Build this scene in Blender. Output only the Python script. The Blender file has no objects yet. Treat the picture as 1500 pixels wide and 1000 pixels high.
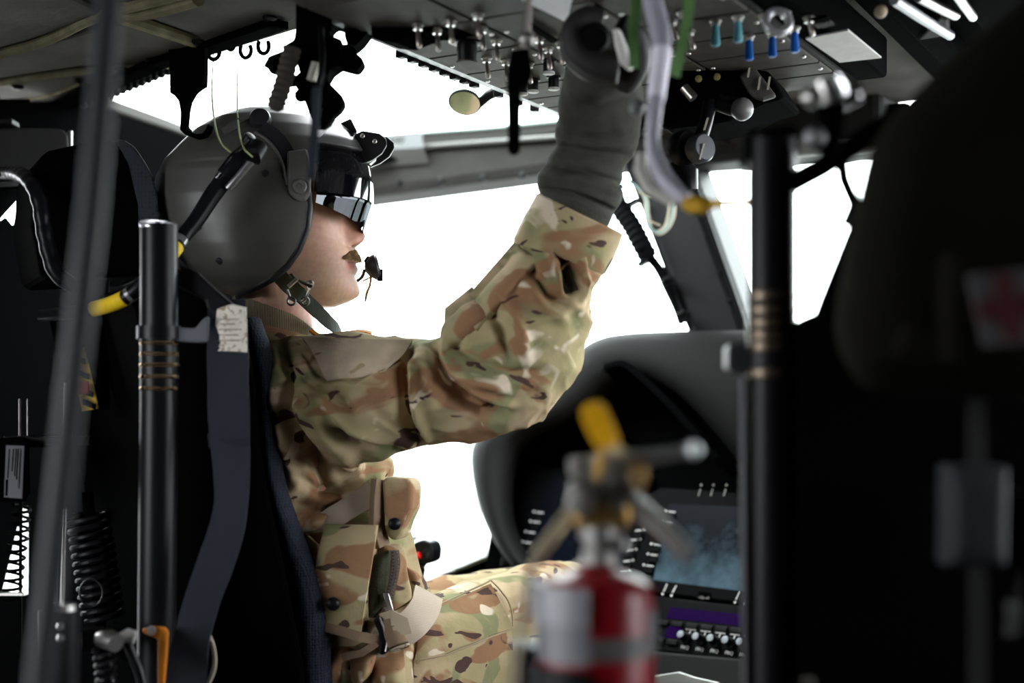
import bpy, math, random
import numpy as np
from mathutils import Vector, Matrix
from mathutils.bvhtree import BVHTree

random.seed(7)
SC = bpy.context.scene
COL = SC.collection

# ------------------------------------------------------------------ camera, light, exposure
FPX, HOR, CZ = 2083.0, 620.0, 0.9
cam_d = bpy.data.cameras.new('camera')
cam = bpy.data.objects.new('camera', cam_d)
COL.objects.link(cam)
cam.location = (0, 0, CZ)
cam.rotation_euler = (math.pi / 2, 0, 0)
cam_d.sensor_width = 36.0
cam_d.lens = 50.0
cam_d.shift_y = (HOR - 500.0) / 1500.0
cam_d.clip_start = 0.02
cam_d.clip_end = 2000
cam_d.dof.use_dof = True
cam_d.dof.focus_distance = 2.06
cam_d.dof.aperture_fstop = 2.0
SC.camera = cam

world = bpy.data.worlds.new('overcast_sky')
SC.world = world
world.use_nodes = True
bg = world.node_tree.nodes['Background']
bg.inputs[0].default_value = (0.94, 0.965, 1.0, 1)
bg.inputs[1].default_value = 16.0

SC.view_settings.view_transform = 'Standard'
SC.view_settings.look = 'None'
SC.view_settings.gamma = 1.0
SC.view_settings.use_curve_mapping = False
SC.view_settings.exposure = 0.0

# ------------------------------------------------------------------ geometry helpers
X, Y, Z = Vector((1, 0, 0)), Vector((0, 1, 0)), Vector((0, 0, 1))
CAM = Vector((0, 0, CZ))

def P(px, py, d):
    return Vector(((px - 750.0) / FPX * d, d, CZ + (HOR - py) / FPX * d))

def ray(px, py):
    return Vector(((px - 750.0) / FPX, 1.0, (HOR - py) / FPX))

def on_plane(px, py, pt, n):
    r = ray(px, py)
    t = (pt - CAM).dot(n) / r.dot(n)
    return CAM + r * t

def on_z(px, py, z):
    return on_plane(px, py, Vector((0, 0, z)), Z)

def V3(a):
    return Vector((float(a[0]), float(a[1]), float(a[2])))

def catmull(ctrl, n):
    c = np.asarray(ctrl, float)
    m = len(c)
    seg = np.linalg.norm(np.diff(c[:, :3], axis=0), axis=1)
    t = np.concatenate([[0], np.cumsum(np.sqrt(seg + 1e-9))])
    ext = np.vstack([2 * c[0] - c[1], c, 2 * c[-1] - c[-2]])
    te = np.concatenate([[t[0] - (t[1] - t[0])], t, [t[-1] + (t[-1] - t[-2])]])
    # arc-length-even sampling
    q = np.interp(np.linspace(0, seg.sum(), n), np.concatenate([[0], np.cumsum(seg)]), t)
    out = []
    for v in q:
        i = min(max(np.searchsorted(t, v, side='right') - 1, 0), m - 2)
        p0, p1, p2, p3 = ext[i:i + 4]
        t0, t1, t2, t3 = te[i:i + 4]
        m1 = (p2 - p0) / (t2 - t0)
        m2 = (p3 - p1) / (t3 - t1)
        h = t2 - t1
        u = (v - t1) / h
        out.append((2 * u**3 - 3 * u**2 + 1) * p1 + (u**3 - 2 * u**2 + u) * h * m1 + (-2 * u**3 + 3 * u**2) * p2 + (u**3 - u**2) * h * m2)
    return np.array(out)

class MB:
    def __init__(s):
        s.v, s.f = [], []
    def add(s, v, f):
        b = len(s.v)
        s.v.extend([tuple(map(float, p)) for p in v])
        s.f.extend([tuple(b + i for i in q) for q in f])
        return s
    def box(s, c, hx, hy, hz, ax=None):
        a = ax or (X, Y, Z)
        vs = []
        for k in (-1, 1):
            for j in (-1, 1):
                for i in (-1, 1):
                    vs.append(Vector(c) + a[0] * hx * i + a[1] * hy * j + a[2] * hz * k)
        fs = [(0, 2, 3, 1), (4, 5, 7, 6), (0, 1, 5, 4), (2, 6, 7, 3), (0, 4, 6, 2), (1, 3, 7, 5)]
        return s.add(vs, fs)
    def prism(s, poly, vec):
        n = len(poly)
        vec = Vector(vec)
        vs = [Vector(p) for p in poly] + [Vector(p) + vec for p in poly]
        fs = [tuple(range(n))[::-1], tuple(range(n, 2 * n))]
        fs += [(i, (i + 1) % n, n + (i + 1) % n, n + i) for i in range(n)]
        return s.add(vs, fs)
    def rings(s, R, caps=True):          # R: (m, n, 3) closed rings
        R = np.asarray(R, float)
        m, n = R.shape[:2]
        vs = R.reshape(-1, 3).tolist()
        fs = []
        for i in range(m - 1):
            for j in range(n):
                k = (j + 1) % n
                fs.append((i * n + j, i * n + k, (i + 1) * n + k, (i + 1) * n + j))
        if caps:
            vs.append(R[0].mean(0)); vs.append(R[-1].mean(0))
            a, b = m * n, m * n + 1
            for j in range(n):
                k = (j + 1) % n
                fs.append((a, k, j))
                fs.append((b, (m - 1) * n + j, (m - 1) * n + k))
        return s.add(vs, fs)
    def tube(s, pts, r, n=12, caps=True):
        p = np.array([list(q) for q in pts], float)
        m = len(p)
        rr = np.full(m, r) if np.isscalar(r) else np.asarray(r, float)
        t = np.gradient(p, axis=0)
        t /= np.linalg.norm(t, axis=1)[:, None] + 1e-12
        ref = np.array([0, 0, 1.0]) if abs(t[0][2]) < 0.9 else np.array([0, 1.0, 0])
        u = np.cross(t[0], ref); u /= np.linalg.norm(u)
        th = np.linspace(0, 2 * math.pi, n, endpoint=False)
        R = []
        for i in range(m):
            u = u - t[i] * u.dot(t[i]); u /= np.linalg.norm(u)
            w = np.cross(t[i], u)
            R.append(p[i] + rr[i] * (np.cos(th)[:, None] * u + np.sin(th)[:, None] * w))
        return s.rings(R, caps)
    def lathe(s, base, axis, prof, n=24):
        base = Vector(base); ax = Vector(axis).normalized()
        u = ax.orthogonal().normalized(); w = ax.cross(u)
        R = []
        for h, r in prof:
            c = base + ax * h
            R.append([c + (u * math.cos(2 * math.pi * k / n) + w * math.sin(2 * math.pi * k / n)) * max(r, 1e-5) for k in range(n)])
        return s.rings([[list(p) for p in q] for q in R], True)
    def ball(s, c, r, n=20):
        c = Vector(c)
        prof = [(-r * math.cos(math.pi * k / 10), r * math.sin(math.pi * k / 10)) for k in range(11)]
        return s.lathe(c, Z, prof, n)
    def ribbon(s, pts, half, nrm, th):
        p = [Vector(q) for q in pts]
        m = len(p)
        hw = [half] * m if np.isscalar(half) else list(half)
        R = []
        for i in range(m):
            t = (p[min(i + 1, m - 1)] - p[max(i - 1, 0)]).normalized()
            nn = Vector(nrm[i] if isinstance(nrm, list) else nrm)
            nn = (nn - t * nn.dot(t)).normalized()
            w = t.cross(nn)
            R.append([list(p[i] + w * hw[i] + nn * th * .5), list(p[i] - w * hw[i] + nn * th * .5),
                      list(p[i] - w * hw[i] - nn * th * .5), list(p[i] + w * hw[i] - nn * th * .5)])
        return s.rings(R, True)
    def sheet(s, G, T):                  # G front grid (m,n,3), T back grid -> closed slab
        G = np.asarray(G, float); T = np.asarray(T, float)
        m, n = G.shape[:2]
        vs = np.concatenate([G.reshape(-1, 3), T.reshape(-1, 3)]).tolist()
        o = m * n
        fs = []
        for i in range(m - 1):
            for j in range(n - 1):
                a, b, c, d = i * n + j, i * n + j + 1, (i + 1) * n + j + 1, (i + 1) * n + j
                fs.append((a, b, c, d)); fs.append((o + d, o + c, o + b, o + a))
        for i in range(m - 1):
            fs.append((i * n, (i + 1) * n, o + (i + 1) * n, o + i * n))
            fs.append((i * n + n - 1, o + i * n + n - 1, o + (i + 1) * n + n - 1, (i + 1) * n + n - 1))
        for j in range(n - 1):
            fs.append((j, o + j, o + j + 1, j + 1))
            fs.append(((m - 1) * n + j, (m - 1) * n + j + 1, o + (m - 1) * n + j + 1, o + (m - 1) * n + j))
        return s.add(vs, fs)
    def build(s, name, mat, parent=None, smooth=40, bevel=0, loc=None, label=None, recalc=True, seg=2):
        v = np.array(s.v, float)
        if loc is None:
            lo, hi = v.min(0), v.max(0)
            loc = Vector(((lo[0] + hi[0]) / 2, (lo[1] + hi[1]) / 2, lo[2]))
        loc = Vector(loc)
        me = bpy.data.meshes.new(name)
        me.from_pydata((v - np.array(loc)).tolist(), [], s.f)
        me.update()
        if recalc:
            import bmesh
            bm = bmesh.new(); bm.from_mesh(me)
            bmesh.ops.recalc_face_normals(bm, faces=bm.faces)
            bm.to_mesh(me); bm.free()
        me.materials.append(mat)
        o = bpy.data.objects.new(name, me)
        COL.objects.link(o)
        if smooth:
            me.polygons.foreach_set('use_smooth', [True] * len(me.polygons))
            if smooth < 180:
                me.set_sharp_from_angle(angle=math.radians(smooth))
        if bevel:
            b = o.modifiers.new('bevel', 'BEVEL')
            b.width = bevel; b.segments = seg; b.limit_method = 'ANGLE'; b.angle_limit = math.radians(35)
        o['wl'] = list(loc)
        if parent is not None:
            o.parent = parent
            o.location = loc - Vector(parent['wl'])
        else:
            o.location = loc
        if label: o['label'] = label
        return o

def thing(name, label, cat, loc, group=None):
    o = bpy.data.objects.new(name, None)
    COL.objects.link(o)
    o.empty_display_size = 0.05
    o.location = loc
    o['wl'] = list(loc)
    o['label'] = label; o['category'] = cat
    if group: o['group'] = group
    return o

def tag(o, label, cat, group=None):
    o['label'] = label; o['category'] = cat
    if group: o['group'] = group
    return o

def struct(o, label=None):
    o['kind'] = 'structure'
    if label:
        o['label'] = label
    return o

def dup(o, world_loc, parent=None):
    c = o.copy(); COL.objects.link(c)
    c['wl'] = list(world_loc)
    c.parent = parent
    c.location = Vector(world_loc) - (Vector(parent['wl']) if parent else Vector((0, 0, 0)))
    return c

def text(body, name, mat, parent, at, right, up, size, ext=0.0003):
    cu = bpy.data.curves.new(name, 'FONT')
    cu.body = body; cu.size = size; cu.extrude = ext
    cu.align_x = 'CENTER'; cu.align_y = 'CENTER'
    cu.materials.append(mat)
    t_ = bpy.data.objects.new('tmp', cu); COL.objects.link(t_)
    dg = bpy.context.evaluated_depsgraph_get(); dg.update()
    me = bpy.data.meshes.new_from_object(t_.evaluated_get(dg)); me.name = name
    bpy.data.objects.remove(t_); bpy.data.curves.remove(cu)
    o = bpy.data.objects.new(name, me)
    COL.objects.link(o)
    r = Vector(right).normalized(); u = Vector(up); u = (u - r * u.dot(r)).normalized(); n = r.cross(u)
    M = Matrix((r, u, n)).transposed().to_4x4()
    M.translation = Vector(at) - (Vector(parent['wl']) if parent else Vector((0, 0, 0)))
    o.parent = parent
    o.matrix_local = M
    return o

# ------------------------------------------------------------------ numpy noise
def vnoise(p, seed=0.0):
    p = np.asarray(p, float) @ np.array([[.36, .48, -.8], [-.8, .6, 0], [.48, .64, .6]]) + seed * 17.13
    i = np.floor(p); f = p - i
    u = f * f * (3 - 2 * f)
    def h(dx, dy, dz):
        q = (i[:, 0] + dx) * 127.1 + (i[:, 1] + dy) * 311.7 + (i[:, 2] + dz) * 74.7
        r = np.sin(q) * 43758.5453
        return r - np.floor(r)
    def mix(a, b, t): return a + (b - a) * t
    x00 = mix(h(0, 0, 0), h(1, 0, 0), u[:, 0]); x10 = mix(h(0, 1, 0), h(1, 1, 0), u[:, 0])
    x01 = mix(h(0, 0, 1), h(1, 0, 1), u[:, 0]); x11 = mix(h(0, 1, 1), h(1, 1, 1), u[:, 0])
    return mix(mix(x00, x10, u[:, 1]), mix(x01, x11, u[:, 1]), u[:, 2])

def remesh(mb, size, smooth=4):
    me = bpy.data.meshes.new('tmp')
    me.from_pydata(mb.v, [], mb.f); me.update()
    o = bpy.data.objects.new('tmp', me); COL.objects.link(o)
    r = o.modifiers.new('r', 'REMESH'); r.mode = 'VOXEL'; r.voxel_size = size
    if smooth:
        k = o.modifiers.new('s', 'SMOOTH'); k.factor = 0.5; k.iterations = smooth
    dg = bpy.context.evaluated_depsgraph_get(); dg.update()
    ev = o.evaluated_get(dg)
    m2 = bpy.data.meshes.new_from_object(ev)
    n = len(m2.vertices)
    co = np.empty(n * 3); m2.vertices.foreach_get('co', co)
    no = np.empty(n * 3); m2.vertex_normals.foreach_get('vector', no)
    fs = [tuple(p.vertices) for p in m2.polygons]
    bpy.data.objects.remove(o); bpy.data.meshes.remove(me); bpy.data.meshes.remove(m2)
    return co.reshape(-1, 3), no.reshape(-1, 3), fs

def from_arrays(co, fs):
    m = MB(); m.v = [tuple(p) for p in co.tolist()]; m.f = fs
    return m

def project(co):
    return np.stack([750 + co[:, 0] / co[:, 1] * FPX, HOR - (co[:, 2] - CZ) / co[:, 1] * FPX], 1)

def fold_disp(co, no, folds):
    pp = project(co)
    view = np.array([0, 0, CZ]) - co
    view /= np.linalg.norm(view, axis=1)[:, None]
    fac = np.clip((no * view).sum(1) * 2.0 + 0.25, 0, 1)
    d = np.zeros(len(co))
    for poly, w, amp in folds:
        best = np.full(len(co), 1e9); par = np.zeros(len(co))
        q = np.array(poly, float)
        L = np.concatenate([[0], np.cumsum(np.linalg.norm(np.diff(q, axis=0), axis=1))])
        for a in range(len(q) - 1):
            e = q[a + 1] - q[a]
            t = np.clip(((pp - q[a]) @ e) / (e @ e), 0, 1)
            dd = np.linalg.norm(pp - (q[a] + t[:, None] * e), axis=1)
            m = dd < best
            best[m] = dd[m]; par[m] = (L[a] + t[m] * (L[a + 1] - L[a])) / L[-1]
        taper = 0.35 + 0.65 * np.sin(np.pi * np.clip(par, 0, 1)) ** 0.6
        d += amp * np.exp(-(best / w) ** 2) * taper * fac
    return d

def loft(ctrl, m, n, ref=(0, 1, 0), power=2.0):
    """ctrl: (px, py, depth, radius in picture px, radius in depth m)"""
    c = []
    for px, py, d, ri, rd in ctrl:
        p = P(px, py, d)
        c.append((p.x, p.y, p.z, ri * d / FPX, rd))
    return loft3(c, m, n, ref, power)

def loft3(c, m, n, ref=(0, 1, 0), power=2.0):
    s = catmull(c, m)
    p = s[:, :3]
    t = np.gradient(p, axis=0); t /= np.linalg.norm(t, axis=1)[:, None]
    R = []
    th = np.linspace(0, 2 * math.pi, n, endpoint=False)
    cs, sn = np.cos(th), np.sin(th)
    cs = np.sign(cs) * np.abs(cs) ** (2 / power); sn = np.sign(sn) * np.abs(sn) ** (2 / power)
    for i in range(m):
        u = np.array(ref, float); u = u - t[i] * u.dot(t[i]); u /= np.linalg.norm(u)
        v = np.cross(t[i], u)
        R.append(p[i] + cs[:, None] * u * s[i, 4] + sn[:, None] * v * s[i, 3])
    return np.array(R)

def bvh_of(co, fs):
    return BVHTree.FromPolygons([tuple(p) for p in co], fs)

def cast(bvh, px, py, fallback):
    r = ray(px, py).normalized()
    h, n, i, d = bvh.ray_cast(CAM, r)
    if h is None:
        return P(px, py, fallback), Vector((0, -1, 0))
    return h, n

def patch(bvh, corners, nu, nv, off, th, fallback, bulge=0.0, ragged=0.0):
    """slab lying on a body: corners TL, TR, BR, BL in the picture"""
    tl, tr, br, bl = [np.array(c, float) for c in corners]
    G = np.zeros((nv, nu, 3)); N = np.zeros((nv, nu, 3))
    for j in range(nv):
        for i in range(nu):
            u, v = i / (nu - 1), j / (nv - 1)
            q = (tl * (1 - u) + tr * u) * (1 - v) + (bl * (1 - u) + br * u) * v
            h, n = cast(bvh, q[0], q[1], fallback)
            G[j, i] = h; N[j, i] = n
    for _ in range(3):
        K = G.copy(); M = N.copy()
        for a in (0, 1):
            K = (K + np.concatenate([K.take([0], a), K.take(range(K.shape[a] - 1), a)], a) + np.concatenate([K.take(range(1, K.shape[a]), a), K.take([-1], a)], a)) / 3
            M = (M + np.concatenate([M.take([0], a), M.take(range(M.shape[a] - 1), a)], a) + np.concatenate([M.take(range(1, M.shape[a]), a), M.take([-1], a)], a)) / 3
        G[..., 1] = K[..., 1]; N = M
    N /= np.linalg.norm(N, axis=2)[..., None] + 1e-9
    uu, vv = np.meshgrid(np.linspace(-1, 1, nu), np.linspace(-1, 1, nv))
    prof = (1 - uu ** 4) * (1 - vv ** 4)
    front = G + N * (off + bulge * prof)[..., None]
    back = G + N * (off - th)
    return MB().sheet(front, back)

def pillow(corners, nu, nv, th, bulge, ex=4, noise=0.0, seed=1, nrm=None):
    """padded slab between four 3D corners TL, TR, BR, BL"""
    tl, tr, br, bl = [np.array(list(c), float) for c in corners]
    if nrm is None:
        nrm = np.cross(tr - tl, bl - tl); nrm /= np.linalg.norm(nrm)
        if nrm[1] > 0: nrm = -nrm
    nrm = np.array(list(nrm))
    u = np.linspace(0, 1, nu)[None, :, None]; v = np.linspace(0, 1, nv)[:, None, None]
    G = (tl * (1 - u) + tr * u) * (1 - v) + (bl * (1 - u) + br * u) * v
    uu, vv = np.meshgrid(np.linspace(-1, 1, nu), np.linspace(-1, 1, nv))
    prof = (1 - np.abs(uu) ** ex) * (1 - np.abs(vv) ** ex)
    h = bulge * prof
    if noise:
        h = h + noise * (vnoise(G.reshape(-1, 3) * 35, seed).reshape(nv, nu) - .5) * prof ** .3
    return MB().sheet(G + nrm * h[..., None], G - nrm * th)

def rrect(cx, cy, w, h, r, n=4):
    pts = []
    for sx, sy, a0 in ((1, -1, -90), (1, 1, 0), (-1, 1, 90), (-1, -1, 180)):
        for k in range(n + 1):
            a = math.radians(a0 + 90 * k / n)
            pts.append((cx + sx * (w - r) + r * math.cos(a), cy + sy * (h - r) + r * math.sin(a)))
    return pts

# ------------------------------------------------------------------ materials
def mat(name, col, rough=0.6, metal=0.0, spec=0.3, bump=0.0, bscale=60.0, var=0.0, vscale=8.0, emit=None, estr=1.0, coat=0.0):
    m = bpy.data.materials.new(name); m.use_nodes = True
    nt = m.node_tree; b = nt.nodes['Principled BSDF']
    b.inputs['Base Color'].default_value = (*col, 1)
    b.inputs['Roughness'].default_value = rough
    b.inputs['Metallic'].default_value = metal
    b.inputs['Specular IOR Level'].default_value = spec
    b.inputs['Coat Weight'].default_value = coat
    tc = nt.nodes.new('ShaderNodeTexCoord')
    if var:
        n = nt.nodes.new('ShaderNodeTexNoise'); n.inputs['Scale'].default_value = vscale; n.inputs['Detail'].default_value = 6
        nt.links.new(tc.outputs['Object'], n.inputs['Vector'])
        r = nt.nodes.new('ShaderNodeValToRGB')
        r.color_ramp.elements[0].position = .3; r.color_ramp.elements[1].position = .7
        r.color_ramp.elements[0].color = (*[c * (1 - var) for c in col], 1)
        r.color_ramp.elements[1].color = (*[min(1, c * (1 + var)) for c in col], 1)
        nt.links.new(n.outputs['Fac'], r.inputs['Fac'])
        nt.links.new(r.outputs['Color'], b.inputs['Base Color'])
    if bump:
        n = nt.nodes.new('ShaderNodeTexNoise'); n.inputs['Scale'].default_value = bscale; n.inputs['Detail'].default_value = 5
        nt.links.new(tc.outputs['Object'], n.inputs['Vector'])
        k = nt.nodes.new('ShaderNodeBump'); k.inputs['Strength'].default_value = bump; k.inputs['Distance'].default_value = 0.002
        nt.links.new(n.outputs['Fac'], k.inputs['Height'])
        nt.links.new(k.outputs['Normal'], b.inputs['Normal'])
    if emit:
        b.inputs['Emission Color'].default_value = (*emit, 1)
        b.inputs['Emission Strength'].default_value = estr
    return m

def camo(name, scale=1.0, soft=.03, dthr=.635, bthr=.565, gthr=.53):
    m = bpy.data.materials.new(name); m.use_nodes = True
    nt = m.node_tree; b = nt.nodes['Principled BSDF']
    b.inputs['Roughness'].default_value = .9
    b.inputs['Specular IOR Level'].default_value = .12
    tc = nt.nodes.new('ShaderNodeTexCoord')
    def noise(sc, det, stretch=(1, 1, 1), off=0, dist=0.0):
        mp = nt.nodes.new('ShaderNodeMapping')
        mp.inputs['Scale'].default_value = stretch; mp.inputs['Location'].default_value = (off, off * .7, off * 1.3); mp.inputs['Rotation'].default_value = (.35, .5, .6)
        nt.links.new(tc.outputs['Object'], mp.inputs['Vector'])
        n = nt.nodes.new('ShaderNodeTexNoise'); n.inputs['Scale'].default_value = sc * scale; n.inputs['Detail'].default_value = det
        n.inputs['Roughness'].default_value = .45; n.inputs['Distortion'].default_value = dist
        nt.links.new(mp.outputs['Vector'], n.inputs['Vector'])
        return n.outputs['Fac']
    def ramp(fac, a, c):
        r = nt.nodes.new('ShaderNodeMapRange'); r.inputs['From Min'].default_value = a; r.inputs['From Max'].default_value = c
        nt.links.new(fac, r.inputs['Value'])
        return r.outputs['Result']
    def mix(fac, c1, c2):
        x = nt.nodes.new('ShaderNodeMix'); x.data_type = 'RGBA'
        nt.links.new(fac, x.inputs[0])
        for inp, c in ((x.inputs[6], c1), (x.inputs[7], c2)):
            if isinstance(c, tuple): inp.default_value = (*c, 1)
            else: nt.links.new(c, inp)
        return x.outputs[2]
    st = (.8, .8, 1.35)
    base = mix(ramp(noise(8, 3, st, 3, .5), .38, .62), (.41, .315, .195), (.30, .26, .135))
    c = mix(ramp(noise(9, 2.5, st, 11, 1.0), gthr, gthr + soft * 1.4), base, (.205, .205, .105))
    c = mix(ramp(noise(10, 2.5, st, 23, 1.0), bthr, bthr + soft), c, (.25, .14, .075))
    c = mix(ramp(noise(15, 2.0, (1, 1, 1.2), 37, .9), .625, .625 + soft), c, (.58, .50, .38))
    c = mix(ramp(noise(17, 2.0, (.8, .8, 1.6), 51, 1.0), dthr, dthr + soft * .4), c, (.07, .04, .034))
    nt.links.new(c, b.inputs['Base Color'])
    w = nt.nodes.new('ShaderNodeTexNoise'); w.inputs['Scale'].default_value = 420; w.inputs['Detail'].default_value = 3
    nt.links.new(tc.outputs['Object'], w.inputs['Vector'])
    w2 = nt.nodes.new('ShaderNodeTexNoise'); w2.inputs['Scale'].default_value = 45; w2.inputs['Detail'].default_value = 4
    nt.links.new(tc.outputs['Object'], w2.inputs['Vector'])
    k2 = nt.nodes.new('ShaderNodeBump'); k2.inputs['Strength'].default_value = .5; k2.inputs['Distance'].default_value = .004
    nt.links.new(w2.outputs['Fac'], k2.inputs['Height'])
    k = nt.nodes.new('ShaderNodeBump'); k.inputs['Strength'].default_value = .25; k.inputs['Distance'].default_value = .001
    nt.links.new(w.outputs['Fac'], k.inputs['Height']); nt.links.new(k2.outputs['Normal'], k.inputs['Normal'])
    nt.links.new(k.outputs['Normal'], b.inputs['Normal'])
    return m

def weave(name, col, scale=500.0, rough=.85, strength=.6, spec=.15, axis='Z', dark=.6):
    m = bpy.data.materials.new(name); m.use_nodes = True
    nt = m.node_tree; b = nt.nodes['Principled BSDF']
    b.inputs['Roughness'].default_value = rough; b.inputs['Specular IOR Level'].default_value = spec
    tc = nt.nodes.new('ShaderNodeTexCoord')
    w = nt.nodes.new('ShaderNodeTexWave'); w.bands_direction = axis; w.inputs['Scale'].default_value = scale; w.inputs['Distortion'].default_value = .6
    nt.links.new(tc.outputs['Object'], w.inputs['Vector'])
    r = nt.nodes.new('ShaderNodeMix'); r.data_type = 'RGBA'
    r.inputs[6].default_value = (*[c * dark for c in col], 1); r.inputs[7].default_value = (*col, 1)
    nt.links.new(w.outputs['Fac'], r.inputs[0]); nt.links.new(r.outputs[2], b.inputs['Base Color'])
    k = nt.nodes.new('ShaderNodeBump'); k.inputs['Strength'].default_value = strength; k.inputs['Distance'].default_value = .001
    nt.links.new(w.outputs['Fac'], k.inputs['Height']); nt.links.new(k.outputs['Normal'], b.inputs['Normal'])
    return m

def mesh_fabric(name, col, scale=220.0):
    m = bpy.data.materials.new(name); m.use_nodes = True
    nt = m.node_tree; b = nt.nodes['Principled BSDF']
    b.inputs['Roughness'].default_value = .8; b.inputs['Specular IOR Level'].default_value = .12
    tc = nt.nodes.new('ShaderNodeTexCoord')
    v = nt.nodes.new('ShaderNodeTexVoronoi'); v.inputs['Scale'].default_value = scale; v.inputs['Randomness'].default_value = .25
    nt.links.new(tc.outputs['Object'], v.inputs['Vector'])
    r = nt.nodes.new('ShaderNodeValToRGB')
    r.color_ramp.elements[0].color = (*[c * .25 for c in col], 1); r.color_ramp.elements[1].color = (*[c * 1.5 for c in col], 1)
    r.color_ramp.elements[0].position = .15; r.color_ramp.elements[1].position = .55
    nt.links.new(v.outputs['Distance'], r.inputs['Fac']); nt.links.new(r.outputs['Color'], b.inputs['Base Color'])
    k = nt.nodes.new('ShaderNodeBump'); k.inputs['Strength'].default_value = .7; k.inputs['Distance'].default_value = .002
    nt.links.new(v.outputs['Distance'], k.inputs['Height']); nt.links.new(k.outputs['Normal'], b.inputs['Normal'])
    return m

def glass(name, tint=(.93, .97, .95), refl=.06):
    m = bpy.data.materials.new(name); m.use_nodes = True
    nt = m.node_tree; nt.nodes.remove(nt.nodes['Principled BSDF'])
    out = nt.nodes['Material Output']
    t = nt.nodes.new('ShaderNodeBsdfTransparent'); t.inputs[0].default_value = (*tint, 1)
    g = nt.nodes.new('ShaderNodeBsdfGlossy'); g.inputs['Roughness'].default_value = .02
    lw = nt.nodes.new('ShaderNodeLayerWeight'); lw.inputs['Blend'].default_value = .5
    pw = nt.nodes.new('ShaderNodeMath'); pw.operation = 'POWER'; pw.inputs[1].default_value = 5.0
    nt.links.new(lw.outputs['Facing'], pw.inputs[0])
    f = nt.nodes.new('ShaderNodeMath'); f.operation = 'MULTIPLY_ADD'; f.inputs[1].default_value = .5; f.inputs[2].default_value = .015
    nt.links.new(pw.outputs[0], f.inputs[0])
    x = nt.nodes.new('ShaderNodeMixShader')
    nt.links.new(f.outputs[0], x.inputs[0]); nt.links.new(t.outputs[0], x.inputs[1]); nt.links.new(g.outputs[0], x.inputs[2])
    nt.links.new(x.outputs[0], out.inputs['Surface'])
    return m

def mirror_glass(name, fac, tint, refl):
    m = bpy.data.materials.new(name); m.use_nodes = True
    nt = m.node_tree; nt.nodes.remove(nt.nodes['Principled BSDF'])
    out = nt.nodes['Material Output']
    t = nt.nodes.new('ShaderNodeBsdfTransparent'); t.inputs[0].default_value = (*tint, 1)
    g = nt.nodes.new('ShaderNodeBsdfGlossy'); g.inputs['Roughness'].default_value = .02; g.inputs['Color'].default_value = (*refl, 1)
    x = nt.nodes.new('ShaderNodeMixShader'); x.inputs[0].default_value = fac
    nt.links.new(t.outputs[0], x.inputs[1]); nt.links.new(g.outputs[0], x.inputs[2])
    nt.links.new(x.outputs[0], out.inputs['Surface'])
    return m

BLACK = mat('black_paint', (.0014, .0014, .0016), .85, spec=.005, bump=.15, bscale=120)
BLACKG = mat('satin_black', (.005, .005, .006), .4, spec=.12)
DARK = mat('dark_grey_paint', (.014, .0138, .0135), .6, spec=.08, bump=.1, bscale=90)
GREYP = mat('grey_paint', (.026, .024, .0225), .7, spec=.08, var=.15, vscale=20, bump=.1)
LINER = mat('quilted_liner', (.085, .08, .07), .9, spec=.08, var=.3, vscale=9, bump=.4, bscale=80)
PIPING = mat('liner_piping', (.16, .14, .085), .9, spec=.1, var=.3, vscale=30)
STEEL = mat('worn_steel', (.55, .54, .52), .32, 1.0)
CHROME = mat('bright_metal', (.8, .8, .82), .15, 1.0)
PANELM = mat('console_panel', (.062, .056, .048), .65, spec=.12, var=.2, vscale=35, bump=.12)
WHITEP = mat('white_print', (.8, .8, .78), .6)
RUBBER = mat('black_rubber', (.003, .003, .0035), .7, spec=.05)
WINGLASS = glass('window_glass')
# ================================================================== SETTING
def unit(a): return Vector(a).normalized()
A_L, A_R = P(560, 620, 3.3), P(1270, 620, 2.7)                       # windscreen line in plan
WS_DIR = unit((A_R.x - A_L.x, A_R.y - A_L.y, 0)); WS_N = Vector((-WS_DIR.y, WS_DIR.x, 0))
if WS_N.y < 0: WS_N = -WS_N
def WS(px, py, off=0.0): return on_plane(px, py, A_L + WS_N * off, WS_N)
B_L, B_R = P(-150, 620, 2.3), P(525, 620, 3.33)                      # port side wall line in plan
LW_DIR = unit((B_R.x - B_L.x, B_R.y - B_L.y, 0)); LW_N = Vector((-LW_DIR.y, LW_DIR.x, 0))
if LW_N.y < 0: LW_N = -LW_N
def LW(px, py, off=0.0): return on_plane(px, py, B_L + LW_N * off, LW_N)
ROOF, CONS = 1.50, 1.40

# ground outside: pale concrete apron with a strip of grass and a far treeline
m = bpy.data.materials.new('concrete_apron'); m.use_nodes = True
nt = m.node_tree; b = nt.nodes['Principled BSDF']; b.inputs['Roughness'].default_value = .95; b.inputs['Specular IOR Level'].default_value = .1
tc = nt.nodes.new('ShaderNodeTexCoord'); sx = nt.nodes.new('ShaderNodeSeparateXYZ'); nt.links.new(tc.outputs['Object'], sx.inputs[0])
nz = nt.nodes.new('ShaderNodeTexNoise'); nz.inputs['Scale'].default_value = .25; nt.links.new(tc.outputs['Object'], nz.inputs['Vector'])
rp = nt.nodes.new('ShaderNodeValToRGB'); cr = rp.color_ramp
cr.elements[0].position = .3; cr.elements[0].color = (.34, .34, .335, 1)
cr.elements[1].position = .7; cr.elements[1].color = (.42, .42, .41, 1)
nt.links.new(nz.outputs['Fac'], rp.inputs['Fac']); nt.links.new(rp.outputs['Color'], b.inputs['Base Color'])
g = MB().box((0, 150, -0.75), 300, 310, .05).build('ground', m, smooth=0)
struct(g, 'pale concrete apron outside the cockpit windows')
gs = mat('dry_grass', (.155, .165, .14), .95, spec=.05, var=.2, vscale=.6)
gg = MB().box((0, 28, -0.695), 200, 3.6, .006).build('ground_grass', gs, smooth=0)
gg['kind'] = 'structure'; gg['label'] = 'grey green strip of grass across the apron'

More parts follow.
